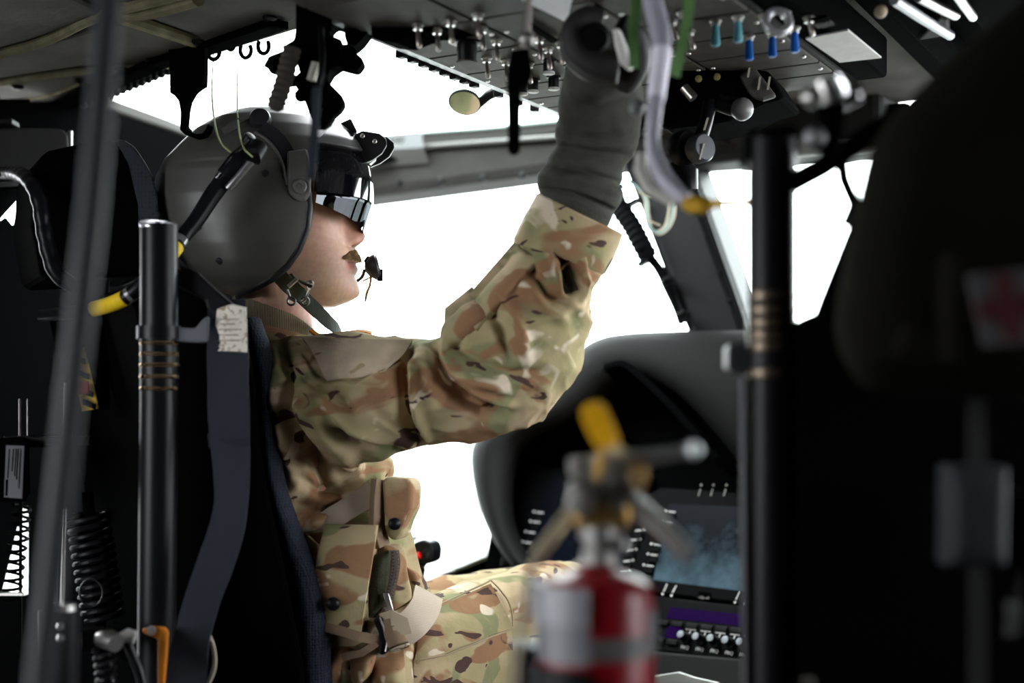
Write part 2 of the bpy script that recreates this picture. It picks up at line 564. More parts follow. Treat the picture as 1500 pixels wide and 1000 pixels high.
# floor
fl = MB().box((0.2, 0.9, -0.05), 2.2, 2.6, .05).build('floor', BLACK, smooth=0); struct(fl, 'black cabin floor')

# ceiling with an opening for the roof window
edge = [(-260, 215), (0, 178), (60, 171), (100, 164), (170, 134), (245, 102), (330, 75), (430, 44), (560, 14), (700, 80), (840, 140)]
pe = [on_z(x, y, ROOF) for x, y in edge]
wr = WS(870, 620); wr2 = WS(1700, 620)
plan = [Vector((-2.0, -1.7, ROOF)), Vector((2.2, -1.7, ROOF)), Vector((2.2, wr2.y, ROOF)), Vector((wr2.x, wr2.y, ROOF)), Vector((wr.x, wr.y, ROOF))]
plan += [Vector((p.x, p.y, ROOF)) for p in pe[::-1]] + [Vector((-2.0, pe[0].y, ROOF))]
ce = MB().prism(plan, (0, 0, .07)).build('ceiling', LINER, smooth=0, loc=(0, 0, ROOF)); struct(ce, 'dark grey quilted cabin headliner')
# quilted sections: padded panels and the piping between them
def zpt(x, y, dz=0.0): return on_z(x, y, ROOF - dz)
for i, poly in enumerate([[(-60, 168), (96, 158), (238, 98), (128, 106), (-40, 130)], [(-40, 122), (118, 98), (250, 92), (300, 68), (190, 30), (60, 66), (-30, 92)],
                          [(205, 24), (312, 62), (428, 34), (470, 4), (300, -14)], [(-40, 84), (50, 58), (150, 22), (60, -20), (-40, -20)]]):
    q = [zpt(x, y, .012) for x, y in poly]
    MB().prism(q, (0, 0, .014)).build('liner_panel', LINER, ce, smooth=0, bevel=.008)
for path, r in [([(-40, 88), (60, 62), (130, 30), (180, 14), (300, -16)], .008), ([(178, 26), (240, 46), (300, 66)], .010), ([(170, 16), (215, 16), (290, -4)], .013),
                ([(-30, 127), (60, 112), (128, 104), (245, 96)], .006), ([(-20, 150), (70, 140), (118, 122)], .004)]:
    pts = catmull([list(zpt(x, y, .012)) + [0, 0] for x, y in path], 24)[:, :3]
    MB().tube(pts, r, 8).build('piping', PIPING, ce)
# dark riveted edging of the roof window with its row of beads
ep = [zpt(x, y, .02) for x, y in [(40, 168), (98, 158), (170, 128), (245, 96), (330, 70), (425, 38)]]
for p0, p1 in zip(ep[:-1], ep[1:]):
    dv = (p1 - p0); L = dv.length; dv.normalize(); sd = dv.cross(Z)
    MB().box((p0 + p1) / 2 + sd * .018, L / 2, .016, .006, (dv, sd, Z)).build('window_edging', BLACK, ce, smooth=0, bevel=.002)
bead = None
for k in range(18):
    t = k / 17
    x = 86 + (246 - 86) * t; y = 163 - (163 - 101) * t + 3 * math.sin(t * 3)
    c = on_z(x, y + 3, ROOF - .012)
    if bead is None:
        bead = MB().ball(c, .0072, 10).build('bead', BLACKG, ce, loc=c)
    else:
        dup(bead, c, ce)
rv = None
for x, y in [(26, 126), (120, 117), (222, 87), (176, 100), (290, 60), (395, 25)]:
    c = on_z(x, y, ROOF - .014)
    if rv is None: rv = MB().lathe(c, -Z, [(0, .011), (.003, .011), (.006, .006), (.006, 0)], 12).build('rivet', BLACKG, ce, loc=c)
    else: dup(rv, c, ce)
# tab loops hanging at the rear edge of the roof window
for x, y, w in [(313, 66, 9), (360, 66, 8), (386, 60, 8), (338, 62, 5)]:
    c = on_z(x, y - 2, ROOF - .012)
    rr = w * c.y / FPX
    pts = [c + Vector((rr * math.cos(a), 0, -rr * 1.2 + rr * 1.4 * math.sin(a))) for a in np.linspace(math.radians(-220), math.radians(40), 12)]
    MB().tube(pts, .0035, 8).build('tab_loop', BLACK, ce)

# roof window: frame and pane
wq = [on_z(x, y, ROOF + .05) for x, y in [(60, 160), (245, 88), (430, 30), (560, 0), (850, 130), (850, 200), (620, 212), (330, 225), (120, 178)]]
w1 = MB().prism(wq, (0, 0, .004)).build('window_1', WINGLASS, smooth=0); struct(w1, 'clear overhead window above the pilot')
# its front frame: the dark rail that runs behind the helmet
rail = catmull([list(P(x, y, d)) + [0, 0] for x, y, d in [(40, 138, 2.62), (135, 152, 2.72), (220, 180, 2.85), (300, 207, 3.0), (400, 222, 3.1), (520, 218, 3.13), (620, 208, 3.12), (720, 201, 3.06), (830, 190, 3.0)]], 40)[:, :3]
fr = MB().ribbon(rail, .0135, Vector((0, -1, 0.25)), .03).build('trim_1', mat('rail_paint', (.02, .0185, .017), .6, spec=.1), smooth=30, bevel=.004); struct(fr, 'dark frame rail along the front of the overhead window')
rl2 = [Vector(p) + Vector((0, -.01, -.028)) for p in rail]
MB().ribbon(rl2, .011, Vector((0, -1, 0.1)), .02).build('seal_strip', BLACK, fr, smooth=30)
rl3 = [Vector(p) + Vector((0, -.026, -.044)) for p in rail[:22]]
MB().tube(rl3, .004, 8).build('edge_tube', mat('pale_highlight', (.5, .52, .53), .3, .6), fr)  # pale tube stands in for the highlight along the rail
rl4 = [Vector(p) + Vector((0, -.018, .017)) for p in rail[20:]]
MB().tube(rl4, .0035, 8).build('edge_tube', mat('green_edging', (.3, .38, .36), .3, .3), fr)

# header beam between the overhead window and the windscreen
def wsbox(name, x0, y0a, y0b, x1, y1a, y1b, off0, off1, m, parent=None, bevel=.006):
    a, b_, c, d = WS(x0, y0a, off0), WS(x1, y1a, off0), WS(x1, y1b, off0), WS(x0, y0b, off0)
    return MB().prism([a, b_, c, d], WS_N * (off1 - off0)).build(name, m, parent, smooth=0, bevel=bevel)
hb = wsbox('trim_2', 300, 238, 321, 1110, 180, 209, -.12, .02, GREYP, bevel=.02); struct(hb, 'grey header beam above the windscreen')
hb2 = wsbox('beam_lip', 300, 233, 241, 1110, 175, 183, -.135, .02, mat('grey_lip', (.06, .057, .054), .4, spec=.4), hb, bevel=.006)
s0 = None
for x, y in [(585, 266), (645, 265), (707, 261), (765, 257), (530, 272)]:
    c = WS(x, y, -.121)
    if s0 is None:
        s0 = MB().lathe(c, -WS_N, [(-.004, .008), (.002, .008), (.004, .005), (.004, 0)], 10).build('screw', BLACKG, hb, loc=c)
    else: dup(s0, c, hb)
# right part of the header, behind the power levers
hr = wsbox('trim_3', 985, 140, 242, 1290, 112, 218, -.1, .03, DARK, bevel=.015); struct(hr, 'dark grey header beam behind the power levers')
wsbox('beam_bracket', 1040, 196, 204, 1066, 205, 210, -.125, -.09, BLACKG, hr, bevel=.002)
wsbox('beam_lip', 1160, 205, 228, 1290, 204, 220, -.12, -.09, mat('dusty_grey', (.2, .2, .19), .7), hr, bevel=.004)

# sloping centre post of the windscreen
def post_pt(x, y, off): return WS(x, y, off)
q = [post_pt(880, 170, -.09), post_pt(985, 170, -.09), post_pt(1103, 500, -.09), post_pt(1012, 500, -.09)]
cp = MB().prism(q, WS_N * .12).build('trim_4', mat('post_black', (.009, .009, .0105), .5, spec=.22, bump=.12), smooth=0, bevel=.022, loc=q[3]); struct(cp, 'thick black sloping windscreen post')
for off, x0, x1, r in [(-.092, 984, 1098, .0045), (-.094, 890, 1016, .003)]:
    MB().tube([WS(x0, 172, off), WS(x1, 498, off)], r, 8).build('post_edge', BLACKG, cp)
for y in (300, 345, 400, 440):
    c = WS(1000 + (y - 255) * .36, y, -.092)
    MB().lathe(c, -WS_N, [(-.002, .004), (.002, .004), (.003, 0)], 8).build('rivet', BLACKG, cp, loc=c)
# outer right post
q = [post_pt(1250, 150, -.05), post_pt(1330, 150, -.05), post_pt(1460, 520, -.05), post_pt(1390, 520, -.05)]
rp_ = MB().prism(q, WS_N * .08).build('trim_5', BLACK, smooth=0, bevel=.015); struct(rp_, 'black windscreen post at the far right')
# windscreen panes
pa = MB().prism([WS(300, 250, .02), WS(985, 190, .02), WS(1100, 700, .02), WS(300, 900, .02)], WS_N * .006).build('window_2', WINGLASS, smooth=0); struct(pa, 'clear windscreen pane in front of the pilot')
pb = MB().prism([WS(985, 190, .02), WS(1600, 160, .02), WS(1700, 700, .02), WS(1100, 700, .02)], WS_N * .006).build('window_3', WINGLASS, smooth=0); struct(pb, 'clear windscreen pane right of the sloping post')
# wall below the windscreen and the sill that rises to the right
wf = MB().prism([WS(420, 905, .03), WS(640, 880, .03), WS(1800, 800, .03), WS(1800, 1500, .03), WS(420, 1350, .03)], WS_N * .06).build('wall_front', BLACK, smooth=0); struct(wf, 'black nose bulkhead below the windscreen')
q = [WS(500, 905, -.16), WS(600, 860, -.16), WS(735, 806, -.16), WS(860, 770, -.16), WS(860, 900, -.16), WS(500, 1010, -.16)]
si = MB().prism(q, WS_N * .17).build('trim_6', BLACK, smooth=0, bevel=.006); struct(si, 'black sloping window sill left of the glareshield')
MB().ribbon([WS(500, 903, -.165), WS(600, 857, -.165), WS(735, 803, -.165), WS(860, 767, -.165)], .012, Vector((.35, -.6, .7)), .008).build('sill_strip', mat('pale_sill', (.62, .63, .62), .5), si, smooth=30)

# port side wall, with the two slits of daylight left open in it
def lwq(name, x0, y0, x1, y1, parent=None, m=BLACK, th=.006):
    return MB().prism([LW(x0, y0), LW(x1, y0), LW(x1, y1), LW(x0, y1)], LW_N * th).build(name, m, parent, smooth=0)
wl = MB().prism([LW(44, 150), LW(120, 150), LW(300, 214), LW(300, 1700), LW(44, 1700)], LW_N * .006).build('wall_left', BLACK, smooth=0); struct(wl, 'black side wall of the cockpit behind the seat')
MB().prism([LW(300, 214), LW(455, 232), LW(455, 1330), LW(300, 1500)], LW_N * .06).build('wall_panel', BLACK, wl, smooth=0)
lwq('wall_panel', -150, 140, 0, 1700, wl); lwq('wall_panel', 0, 145, 44, 284, wl); lwq('wall_panel', 0, 334, 44, 742, wl); lwq('wall_panel', 0, 868, 44, 1700, wl)
MB().prism([LW(31, 288), LW(44, 283), LW(44, 335), LW(21, 335)], LW_N * .006).build('wall_panel', BLACK, wl, smooth=0)
MB().prism([LW(-4, 283), LW(44, 283), LW(31, 288), LW(-4, 326)], LW_N * .006).build('wall_panel', BLACK, wl, smooth=0)
MB().prism([LW(-4, 328), LW(9, 318), LW(21, 332), LW(21, 336), LW(-4, 336)], LW_N * .006).build('wall_panel', BLACK, wl, smooth=0)
MB().prism([LW(-2, 740), LW(34, 740), LW(3, 870), LW(-2, 870)], LW_N * .006).build('wall_panel', BLACK, wl, smooth=0)
wp_ = MB().prism([LW(-6, 270, .009), LW(50, 270, .009), LW(50, 880, .009), LW(-6, 880, .009)], LW_N * .004).build('window_4', WINGLASS, smooth=0); struct(wp_, 'clear side window seen as two slits at the left edge')

# cabin around the camera: solid pillars, open sliding doors
def wallbox(name, x, y0, y1, z0, z1, lab):
    return struct(MB().box((x, (y0 + y1) / 2, (z0 + z1) / 2), .04, (y1 - y0) / 2, (z1 - z0) / 2).build(name, BLACK, smooth=0), lab)
def opening(side, x, y0, y1, z0, z1, n):
    wallbox('wall_' + side, x, -1.7, y0, 0, ROOF, 'black cabin wall behind the open %s gunner window' % side)
    wallbox('wall_' + side, x, y1, 2.4, 0, ROOF, 'black wall ahead of the open %s gunner window' % side) if side == 'left' else None
    wallbox('wall_' + side, x, y0, y1, 0, z0, 'black cabin wall below the open %s gunner window' % side)
    wallbox('wall_' + side, x, y0, y1, z1, ROOF, 'black cabin wall above the open %s gunner window' % side)
opening('left', -1.4, .15, 1.25, .55, 1.44, 1)
opening('right', 1.4, .55, 1.2, .55, 1.44, 1)
wallbox('wall_right', 1.4, 1.2, 1.3, 0, ROOF, 'black pillar ahead of the open right gunner window')
wallbox('wall_right', 1.4, 1.3, 2.6, 0, .72, 'black lower half of the right cockpit door')
wb = struct(MB().box((0, -1.7, ROOF / 2), 1.45, .04, ROOF / 2).build('wall_back', BLACK, smooth=0), 'black rear cabin bulkhead')
# ================================================================== PERSON
HC = P(390, 300, 2.1)
yaw = math.radians(7)
hx = Vector((math.cos(yaw), math.sin(yaw), 0)); hy = Vector((-math.sin(yaw), math.cos(yaw), 0))
def Hd(x, y, z): return HC + hx * (x * .001) + hy * (y * .001) + Z * (z * .001)
def Hnp(x, y, z):
    return np.array(HC)[None] + np.asarray(x)[..., None] * .001 * np.array(hx) + np.asarray(y)[..., None] * .001 * np.array(hy) + np.asarray(z)[..., None] * .001 * np.array([0, 0, 1.0])
bang = math.radians(60)
bf = Vector((math.sin(bang), math.cos(bang), 0)); br = Vector((math.cos(bang), -math.sin(bang), 0))

SKIN = bpy.data.materials.new('skin'); SKIN.use_nodes = True
nt = SKIN.node_tree; b = nt.nodes['Principled BSDF']
at_ = nt.nodes.new('ShaderNodeAttribute'); at_.attribute_name = 'tint'
tc = nt.nodes.new('ShaderNodeTexCoord'); nz = nt.nodes.new('ShaderNodeTexNoise'); nz.inputs['Scale'].default_value = 160; nz.inputs['Detail'].default_value = 4
nt.links.new(tc.outputs['Object'], nz.inputs['Vector'])
mx = nt.nodes.new('ShaderNodeMix'); mx.data_type = 'RGBA'; mx.blend_type = 'MULTIPLY'; mx.inputs[0].default_value = .35
nt.links.new(at_.outputs['Color'], mx.inputs[6]); nt.links.new(nz.outputs['Fac'], mx.inputs[7]); nt.links.new(mx.outputs[2], b.inputs['Base Color'])
b.inputs['Roughness'].default_value = .5; b.inputs['Specular IOR Level'].default_value = .35
b.inputs['Subsurface Weight'].default_value = .12; b.inputs['Subsurface Radius'].default_value = (.01, .004, .002); b.inputs['Subsurface Scale'].default_value = .5
kb = nt.nodes.new('ShaderNodeBump'); kb.inputs['Strength'].default_value = .15; kb.inputs['Distance'].default_value = .001
nt.links.new(nz.outputs['Fac'], kb.inputs['Height']); nt.links.new(kb.outputs['Normal'], b.inputs['Normal'])

CAMO = camo('camouflage_cloth', 1.1, .06, .65, .535)
CAMOT = camo('camouflage_trousers', 1.05, .03, .60, .55, .575)
WEB = weave('tan_webbing', (.45, .37, .27), 240, axis='Z', strength=.5, dark=.75)
WEBP = weave('pale_webbing', (.5, .42, .33), 200, axis='Z', strength=.4, dark=.85)
WEBB = weave('brown_webbing', (.26, .18, .12), 260, axis='Z', dark=.7)
SHELL = mat('olive_grey_helmet', (.06, .0585, .054), .4, spec=.45, var=.05, vscale=14, bump=.06, bscale=260)

person = thing('person', 'pilot in camouflage uniform, grey flight helmet and mirrored visor reaching up to the overhead console', 'person', P(470, 1060, 2.15) * 1.0)
person.location = Vector((P(470, 1060, 2.15).x, 2.15, 0.35)); person['wl'] = list(person.location)

# ---- body: one continuous surface
ZT = [-150, -143, -132, -120, -105, -90, -75, -60, -45, -20, 10, 40, 70, 100, 118]
XF = [98, 112, 124, 127, 127, 127, 126, 119, 116, 115, 113, 115, 105, 80, 40]
XB = [60, 40, 15, -10, -35, -55, -70, -80, -90, -98, -104, -104, -98, -82, -55]
WD = [16, 30, 42, 51, 57, 62, 66, 69, 71, 73, 75, 75, 72, 58, 38]
PZ = [-150, -142, -134, -125, -115, -104, -98, -92, -86, -82, -73, -62, -57, -50, -43, -33, -20, -10, 0, 10, 30, 50]
PX = [100, 122, 136, 139, 135, 130, 134, 136, 130, 137, 137, 130, 137, 145, 147, 141, 133, 127, 122, 119, 118, 112]
zz = np.linspace(-150, 118, 170)
psi = np.linspace(0, 2 * np.pi, 150, endpoint=False)
xf, xb, wd, pm = np.interp(zz, ZT, XF), np.interp(zz, ZT, XB), np.interp(zz, ZT, WD), np.interp(zz, PZ, PX)
def sm(a, k=5):
    ker = np.ones(k) / k
    return np.convolve(np.pad(a, k // 2, mode='edge'), ker, 'valid')
xf, xb, wd = sm(xf, 9), sm(xb, 9), sm(wd, 9); pm = sm(pm, 3)
cx = xf - np.minimum(xf - xb, 150) * .5
c_, s_ = np.cos(psi), np.sin(psi)
e = 2 / 2.25
cc = np.sign(c_) * np.abs(c_) ** e; ss = np.sign(s_) * np.abs(s_) ** e
hxg = cx[:, None] + np.where(cc > 0, (xf - cx)[:, None], (cx - xb)[:, None]) * cc[None]
hyg = wd[:, None] * ss[None]
zg = np.repeat(zz[:, None], len(psi), 1)
fr_ = (cc > 0)[None] * 1.0
nosew = np.interp(zz, [-66, -60, -50, -20, 10, 40], [9, 14, 13, 10, 9, 14])
gw = np.where(zz > -64, nosew, 24)
hxg = hxg + fr_ * (pm - xf)[:, None] * np.exp(-(hyg / gw[:, None]) ** 2)
# nostril wings, eye sockets, cheek furrow, mouth corners
for y0 in (-15, 15):
    hxg += fr_ * 9 * np.exp(-((hyg - y0) / 6.5) ** 2 - ((zg + 51) / 8) ** 2)
    hxg -= fr_ * 4 * np.exp(-((hyg - y0 * .6) / 4) ** 2 - ((zg + 60) / 3) ** 2)
    hxg -= fr_ * 9 * np.exp(-((hyg - y0 * 2.1) / 15) ** 2 - ((zg - 4) / 11) ** 2)
    hxg -= fr_ * 3.0 * np.exp(-((hyg - y0 * 1.75) / 6) ** 2 - ((zg + 88) / 7) ** 2)
    hxg -= fr_ * 2.5 * np.exp(-((hyg - y0 * (1.55 + (-55 - zg) * .012)) / 4.5) ** 2) * np.exp(-((zg + 68) / 14) ** 2)
    hyg += np.sign(y0) * 4 * np.exp(-((hyg - y0 * 3.8) / 14) ** 2 - ((zg + 25) / 16) ** 2 - ((hxg - 75) / 30) ** 2)
headR = Hnp(hxg, hyg, zg)
bm_ = MB().rings(headR, True)
neck = loft([(392, 545, 2.12, 74, .068), (398, 510, 2.115, 62, .062), (404, 470, 2.11, 56, .058), (404, 430, 2.105, 54, .058), (396, 380, 2.1, 58, .06)], 24, 32)
bm_.rings(neck, True)
def vec(p, lat, fwd, up=0): return p + br * lat + bf * fwd + Z * up
TC = [(520, 1030, 2.17), (486, 900, 2.16), (440, 760, 2.15), (420, 660, 2.15), (406, 580, 2.14), (396, 525, 2.13), (392, 500, 2.12)]
TW = [(.150, .115), (.140, .105), (.155, .11), (.17, .11), (.175, .1), (.14, .075), (.08, .07)]
torso = loft3([tuple(P(*p)) + (f, l) for p, (l, f) in zip(TC, TW)], 40, 40, ref=tuple(br))
bm_.rings(torso, True)
# right arm
SHJ, ELB, WRI = P(440, 575, 2.0), P(775, 560, 1.925), P(852, 262, 1.88)
bm_.rings(loft([(405, 565, 2.05, 52, .052), (480, 575, 1.99, 52, .052), (600, 580, 1.955, 50, .05), (700, 572, 1.93, 45, .045), (772, 555, 1.92, 42, .042), (800, 480, 1.915, 46, .045), (828, 370, 1.895, 36, .036), (852, 262, 1.875, 30, .026), (872, 190, 1.85, 38, .024), (884, 120, 1.79, 34, .016), (886, 106, 1.765, 28, .014)], 60, 24), True)
# left arm, resting forward on the far side
LS = vec(P(400, 580, 2.14), -.17, 0)
LE = LS - bf * .02 - Z * .28 - br * .04; LWr = LE + bf * .17 - Z * .15 + br * .0; LH = LWr + bf * .08
bm_.rings(loft3([tuple(LS) + (.05, .05), tuple((LS + LE) / 2) + (.048, .048), tuple(LE) + (.042, .042), tuple((LE + LWr) / 2) + (.042, .042), tuple(LWr) + (.028, .026), tuple(LH) + (.044, .018)], 36, 20, ref=tuple(br)), True)
def finger_set(base_pts, chains, r0, scale=1.0):
    out = []
    for ch in chains:
        pts = catmull([list(p) + [0, 0] for p in ch], 12)[:, :3]
        out.append((pts, np.linspace(r0, r0 * .78, 12) * scale))
    return out
def left_fingers(mb, scale):
    for k in range(4):
        b0 = LH + br * (-.033 + .022 * k)
        L = [.07, .078, .072, .058][k]
        mb.tube(catmull([list(b0 - bf * .01) + [0, 0], list(b0 + bf * L * .5 - Z * .004) + [0, 0], list(b0 + bf * L * .85 - Z * .026) + [0, 0], list(b0 + bf * L * .8 - Z * .05) + [0, 0]], 12)[:, :3], np.linspace(.0095, .0075, 12) * scale, 10)
    t0 = LWr + bf * .03 + br * .035
    mb.tube(catmull([list(t0) + [0, 0], list(t0 + bf * .035 + br * .02 - Z * .01) + [0, 0], list(t0 + bf * .065 + br * .018 - Z * .03) + [0, 0]], 10)[:, :3], np.linspace(.0115, .009, 10) * scale, 10)
# right fist: four fingers curled round the overhead grip, thumb closing from the side
GRIP = P(872, 44, 1.69)
def right_fingers(mb, scale):
    for k in range(4):
        d = 1.69 - .024 * k
        sh = [0, 3, 2, -3][k]
        ch = [(906, 104, d), (868 - sh, 98 + sh, d), (843 - sh, 74, d), (840, 44, d), (858, 27, d), (884, 29, d)]
        pts = catmull([list(P(*p)) + [0, 0] for p in ch], 20)[:, :3]
        mb.tube(pts, np.interp(np.linspace(0, 1, 20), [0, .35, .5, .65, .8, 1], [.0128, .0128, .0135, .012, .0118, .0095]) * scale, 12)
    th = [(915, 120, 1.73), (934, 88, 1.69), (930, 52, 1.67), (908, 34, 1.66)]
    mb.tube(catmull([list(P(*p)) + [0, 0] for p in th], 14)[:, :3], np.linspace(.0145, .0105, 14) * scale, 12)
left_fingers(bm_, 1.0); right_fingers(bm_, .7)
# legs
HIPR = vec(P(505, 985, 2.15), .09, 0.02); KNR = P(836, 884, 2.34); HIPL = vec(P(505, 985, 2.15), -.09, 0.02); KNL = HIPL + bf * .43 + Z * .06 - br * .02
for H_, K_ in ((HIPR, KNR), (HIPL, KNL)):
    AN = K_ + bf * .03 - Z * .44
    AN.z = max(AN.z, .1)
    TO = AN + bf * .17 - Z * .045
    bm_.rings(loft3([tuple(H_ - bf * .06) + (.085, .085), tuple(H_) + (.085, .085), tuple(H_.lerp(K_, .5)) + (.072, .07), tuple(K_ - bf * .01 - Z * .004) + (.056, .055), tuple(K_.lerp(AN, .35) - bf * .0) + (.054, .052), tuple(AN) + (.036, .036), tuple(AN + bf * .05 - Z * .035) + (.035, .038), tuple(TO) + (.02, .04)], 50, 24, ref=tuple(br)), True)
co, no, fs = remesh(bm_, .0021, 3)
BODYV = bvh_of(co, fs)
bd = from_arrays(co, fs).build('body', SKIN, person, smooth=180, recalc=False)
rel = co - np.array(HC)
lx, ly, lz = rel @ np.array(hx) * 1000, rel @ np.array(hy) * 1000, rel[:, 2] * 1000
tint = np.tile(np.array([.72, .435, .33]), (len(co), 1))
def blend(colr, w):
    global tint
    w = np.clip(w, 0, 1)[:, None]
    tint = tint * (1 - w) + np.array(colr) * w
blend((.62, .27, .2), .75 * np.exp(-((lz + 46) / 17) ** 2 - (ly / 24) ** 2) * (lx > 105))
blend((.64, .33, .25), .6 * np.exp(-((lz + 30) / 26) ** 2 - ((np.abs(ly) - 42) / 24) ** 2 - ((lx - 95) / 30) ** 2))
blend((.47, .35, .27), .5 * np.clip((-78 - lz) / 25, 0, 1) * (lx > 20) * np.clip((lz + 165) / 20, 0, 1) * (.6 + .8 * vnoise(rel * 60, 4)))
blend((.62, .25, .21), .95 * np.exp(-((lz + 91) / 6.5) ** 2) * np.clip((38 - np.abs(ly)) / 5, 0, 1) * (lx > 100))
blend((.22, .08, .06), .9 * np.exp(-((lz + 86) / 1.7) ** 2) * np.clip((38 - np.abs(ly)) / 4, 0, 1) * (lx > 98))
for y0 in (-9, 9):
    blend((.1, .03, .025), .9 * np.exp(-((ly - y0) / 4.5) ** 2 - ((lz + 60) / 3.0) ** 2) * (lx > 112))
blend((.6, .3, .22), .5 * (lz < -150))
ca = bd.data.color_attributes.new('tint', 'FLOAT_COLOR', 'POINT')
ca.data.foreach_set('color', np.concatenate([tint, np.ones((len(co), 1))], 1).ravel().astype(np.float32))
EYEW = mat('eye_white', (.75, .72, .68), .25); IRIS = mat('iris_brown', (.06, .03, .015), .2)
for y0 in (-31, 31):
    ey = MB().ball(Hd(100, y0, 4), .0122, 20).build('eye', EYEW, person)
    c = Hd(100, y0, 4) + hx * .0105
    MB().lathe(c, hx, [(-.001, .0056), (.0012, .005), (.0018, .002), (.0018, 0)], 16).build('iris', IRIS, ey)
# moustache and short hair as real strands
HAIR = mat('brown_hair', (.46, .34, .21), .55, spec=.3, var=.4, vscale=300)
mo = MB()
for k in range(1500):
    y = random.uniform(-42, 42)
    a_ = abs(y) / 42
    z = -69.5 - 10 * a_ ** 1.5 + random.uniform(-7, 7) * (1 - .8 * a_ ** 2)
    o_ = Hd(220, y, z)
    h, n, _, d = BODYV.ray_cast(o_, -hx)
    if h is None: continue
    dn = (-Z * random.uniform(.8, 1.1) + hy * (.55 * np.sign(y) * min(1, abs(y) / 16) + random.uniform(-.2, .2)) + n * .35).normalized()
    L = random.uniform(.006, .011) * (1 - .5 * a_ ** 2)
    p1 = h + dn * L * .5 + n * .0012; p2 = h + dn * L + n * .0004
    mo.tube([h - n * .001, p1, p2], [.0005, .00045, .00012], 3, False)
mo_ = mo.build('moustache', HAIR, person, label='short brown moustache', recalc=False); mo_['kind'] = 'stuff'

# ---- undershirt collar and jacket
KNIT = weave('tan_knit', (.3, .245, .165), 130, axis='X', strength=.8, dark=.5)
def tilted_collar(cx_, cd, top, front, levels):
    R_ = []
    for drop, rf, rl in levels:
        ring = []
        for a in np.linspace(0, 2 * math.pi, 56, endpoint=False):
            c0 = P(cx_, (top + front) / 2, cd)
            tilt = (front - top) / 2 / FPX * cd
            p = c0 + bf * (math.cos(a) * rf) + br * (math.sin(a) * rl) - Z * (tilt * math.cos(a) + drop)
            ring.append(list(p))
        R_.append(ring)
    return MB().rings(R_, False)
tilted_collar(403, 2.115, 434, 492, [(.10, .10, .10), (.06, .078, .08), (.03, .068, .07), (.004, .0635, .066), (0, .061, .0635), (.004, .0585, .061), (.03, .056, .058)]).build('undershirt_collar', KNIT, person, label='tan ribbed knit collar')

def scaled(w, f, add): return [(l * f + add, g * f + add) for l, g in w]
jb = MB()
JT = [(535, 1040, 2.17), (500, 930, 2.16), (466, 840, 2.155), (436, 740, 2.15), (424, 660, 2.15), (410, 590, 2.14), (400, 540, 2.13), (396, 512, 2.125)]
JW = [(.165, .125), (.16, .125), (.165, .128), (.18, .132), (.19, .13), (.195, .12), (.165, .098), (.105, .085)]
jt = loft3([tuple(P(*p)) + (f, l) for p, (l, f) in zip(JT, JW)], 60, 60, ref=tuple(br), power=2.3)
jb.rings(jt, True)
SLV = [(398, 600, 2.06, 84, .09), (440, 588, 2.02, 92, .092), (500, 584, 1.985, 92, .088), (570, 582, 1.96, 84, .078), (640, 574, 1.94, 78, .072), (700, 560, 1.925, 84, .072), (752, 528, 1.915, 88, .074), (785, 470, 1.91, 78, .07), (806, 415, 1.905, 64, .062), (826, 368, 1.895, 58, .057)]
sl = loft(SLV, 90, 60)
jb.rings(sl, True)
lsl = loft3([tuple(LS) + (.075, .075), tuple((LS + LE) / 2) + (.068, .068), tuple(LE) + (.06, .06), tuple((LE + LWr) / 2) + (.055, .055), tuple(LWr - bf * .02) + (.042, .042)], 40, 30, ref=tuple(br))
jb.rings(lsl, True)
co, no, fs = remesh(jb, .0034, 4)
FOLDS = [
    ([(410, 500), (421, 530), (423, 561), (422, 600)], 8, -.012),
    ([(414, 600), (432, 630), (450, 655), (468, 684), (480, 720)], 11, -.012),
    ([(440, 590), (470, 612), (495, 650), (520, 690)], 16, .008),
    ([(448, 520), (462, 545), (476, 552), (520, 558), (580, 528), (600, 505)], 5, -.006),
    ([(430, 545), (460, 570), (493, 576), (506, 592), (522, 612)], 7, -.007),
    ([(440, 560), (480, 590), (520, 625), (560, 640)], 13, .008),
    ([(480, 622), (520, 644), (573, 657), (592, 666)], 9, -.011),
    ([(592, 545), (594, 575), (598, 612), (621, 655)], 9, -.014),
    ([(600, 498), (597, 520), (592, 545)], 8, -.010),
    ([(604, 535), (608, 580), (614, 620), (625, 650)], 9, .010),
    ([(634, 505), (639, 525), (650, 550), (685, 580), (736, 603)], 9, -.016),
    ([(650, 560), (680, 592), (704, 607), (744, 602)], 7, -.008),
    ([(655, 545), (690, 572), (725, 588), (750, 590)], 8, .009),
    ([(645, 520), (672, 548), (700, 560), (740, 568)], 10, .008),
    ([(660, 500), (700, 530), (745, 545), (800, 545)], 9, -.006),
    ([(700, 440), (730, 470), (740, 500), (750, 530)], 9, -.007),
    ([(725, 420), (752, 455), (766, 490), (772, 530)], 10, .006),
    ([(765, 370), (780, 400), (800, 430), (835, 445)], 8, -.008),
    ([(775, 420), (800, 455), (828, 470)], 9, .006),
    ([(815, 345), (826, 375), (836, 425)], 9, -.020),
    ([(806, 345), (815, 385), (822, 430)], 6, .006),
    ([(846, 372), (852, 400), (850, 440)], 6, .006),
    ([(440, 700), (470, 720), (500, 715), (540, 690)], 9, -.008),
    ([(430, 740), (460, 745), (500, 740)], 9, -.006),
    ([(470, 590), (500, 560), (540, 545)], 14, .006),
    ([(540, 600), (575, 620), (600, 640)], 12, .006),
    ([(400, 560), (408, 600), (420, 650), (428, 700)], 9, .006),
]
d = fold_disp(co, no, [(p_, w_ * .85, a_) for p_, w_, a_ in FOLDS])
d *= 2.1
n1 = vnoise(co * np.array([14, 14, 22]), 3); n2 = vnoise(co * np.array([34, 34, 50]), 5)
ridge = 1 - np.abs(2 * n1 - 1)
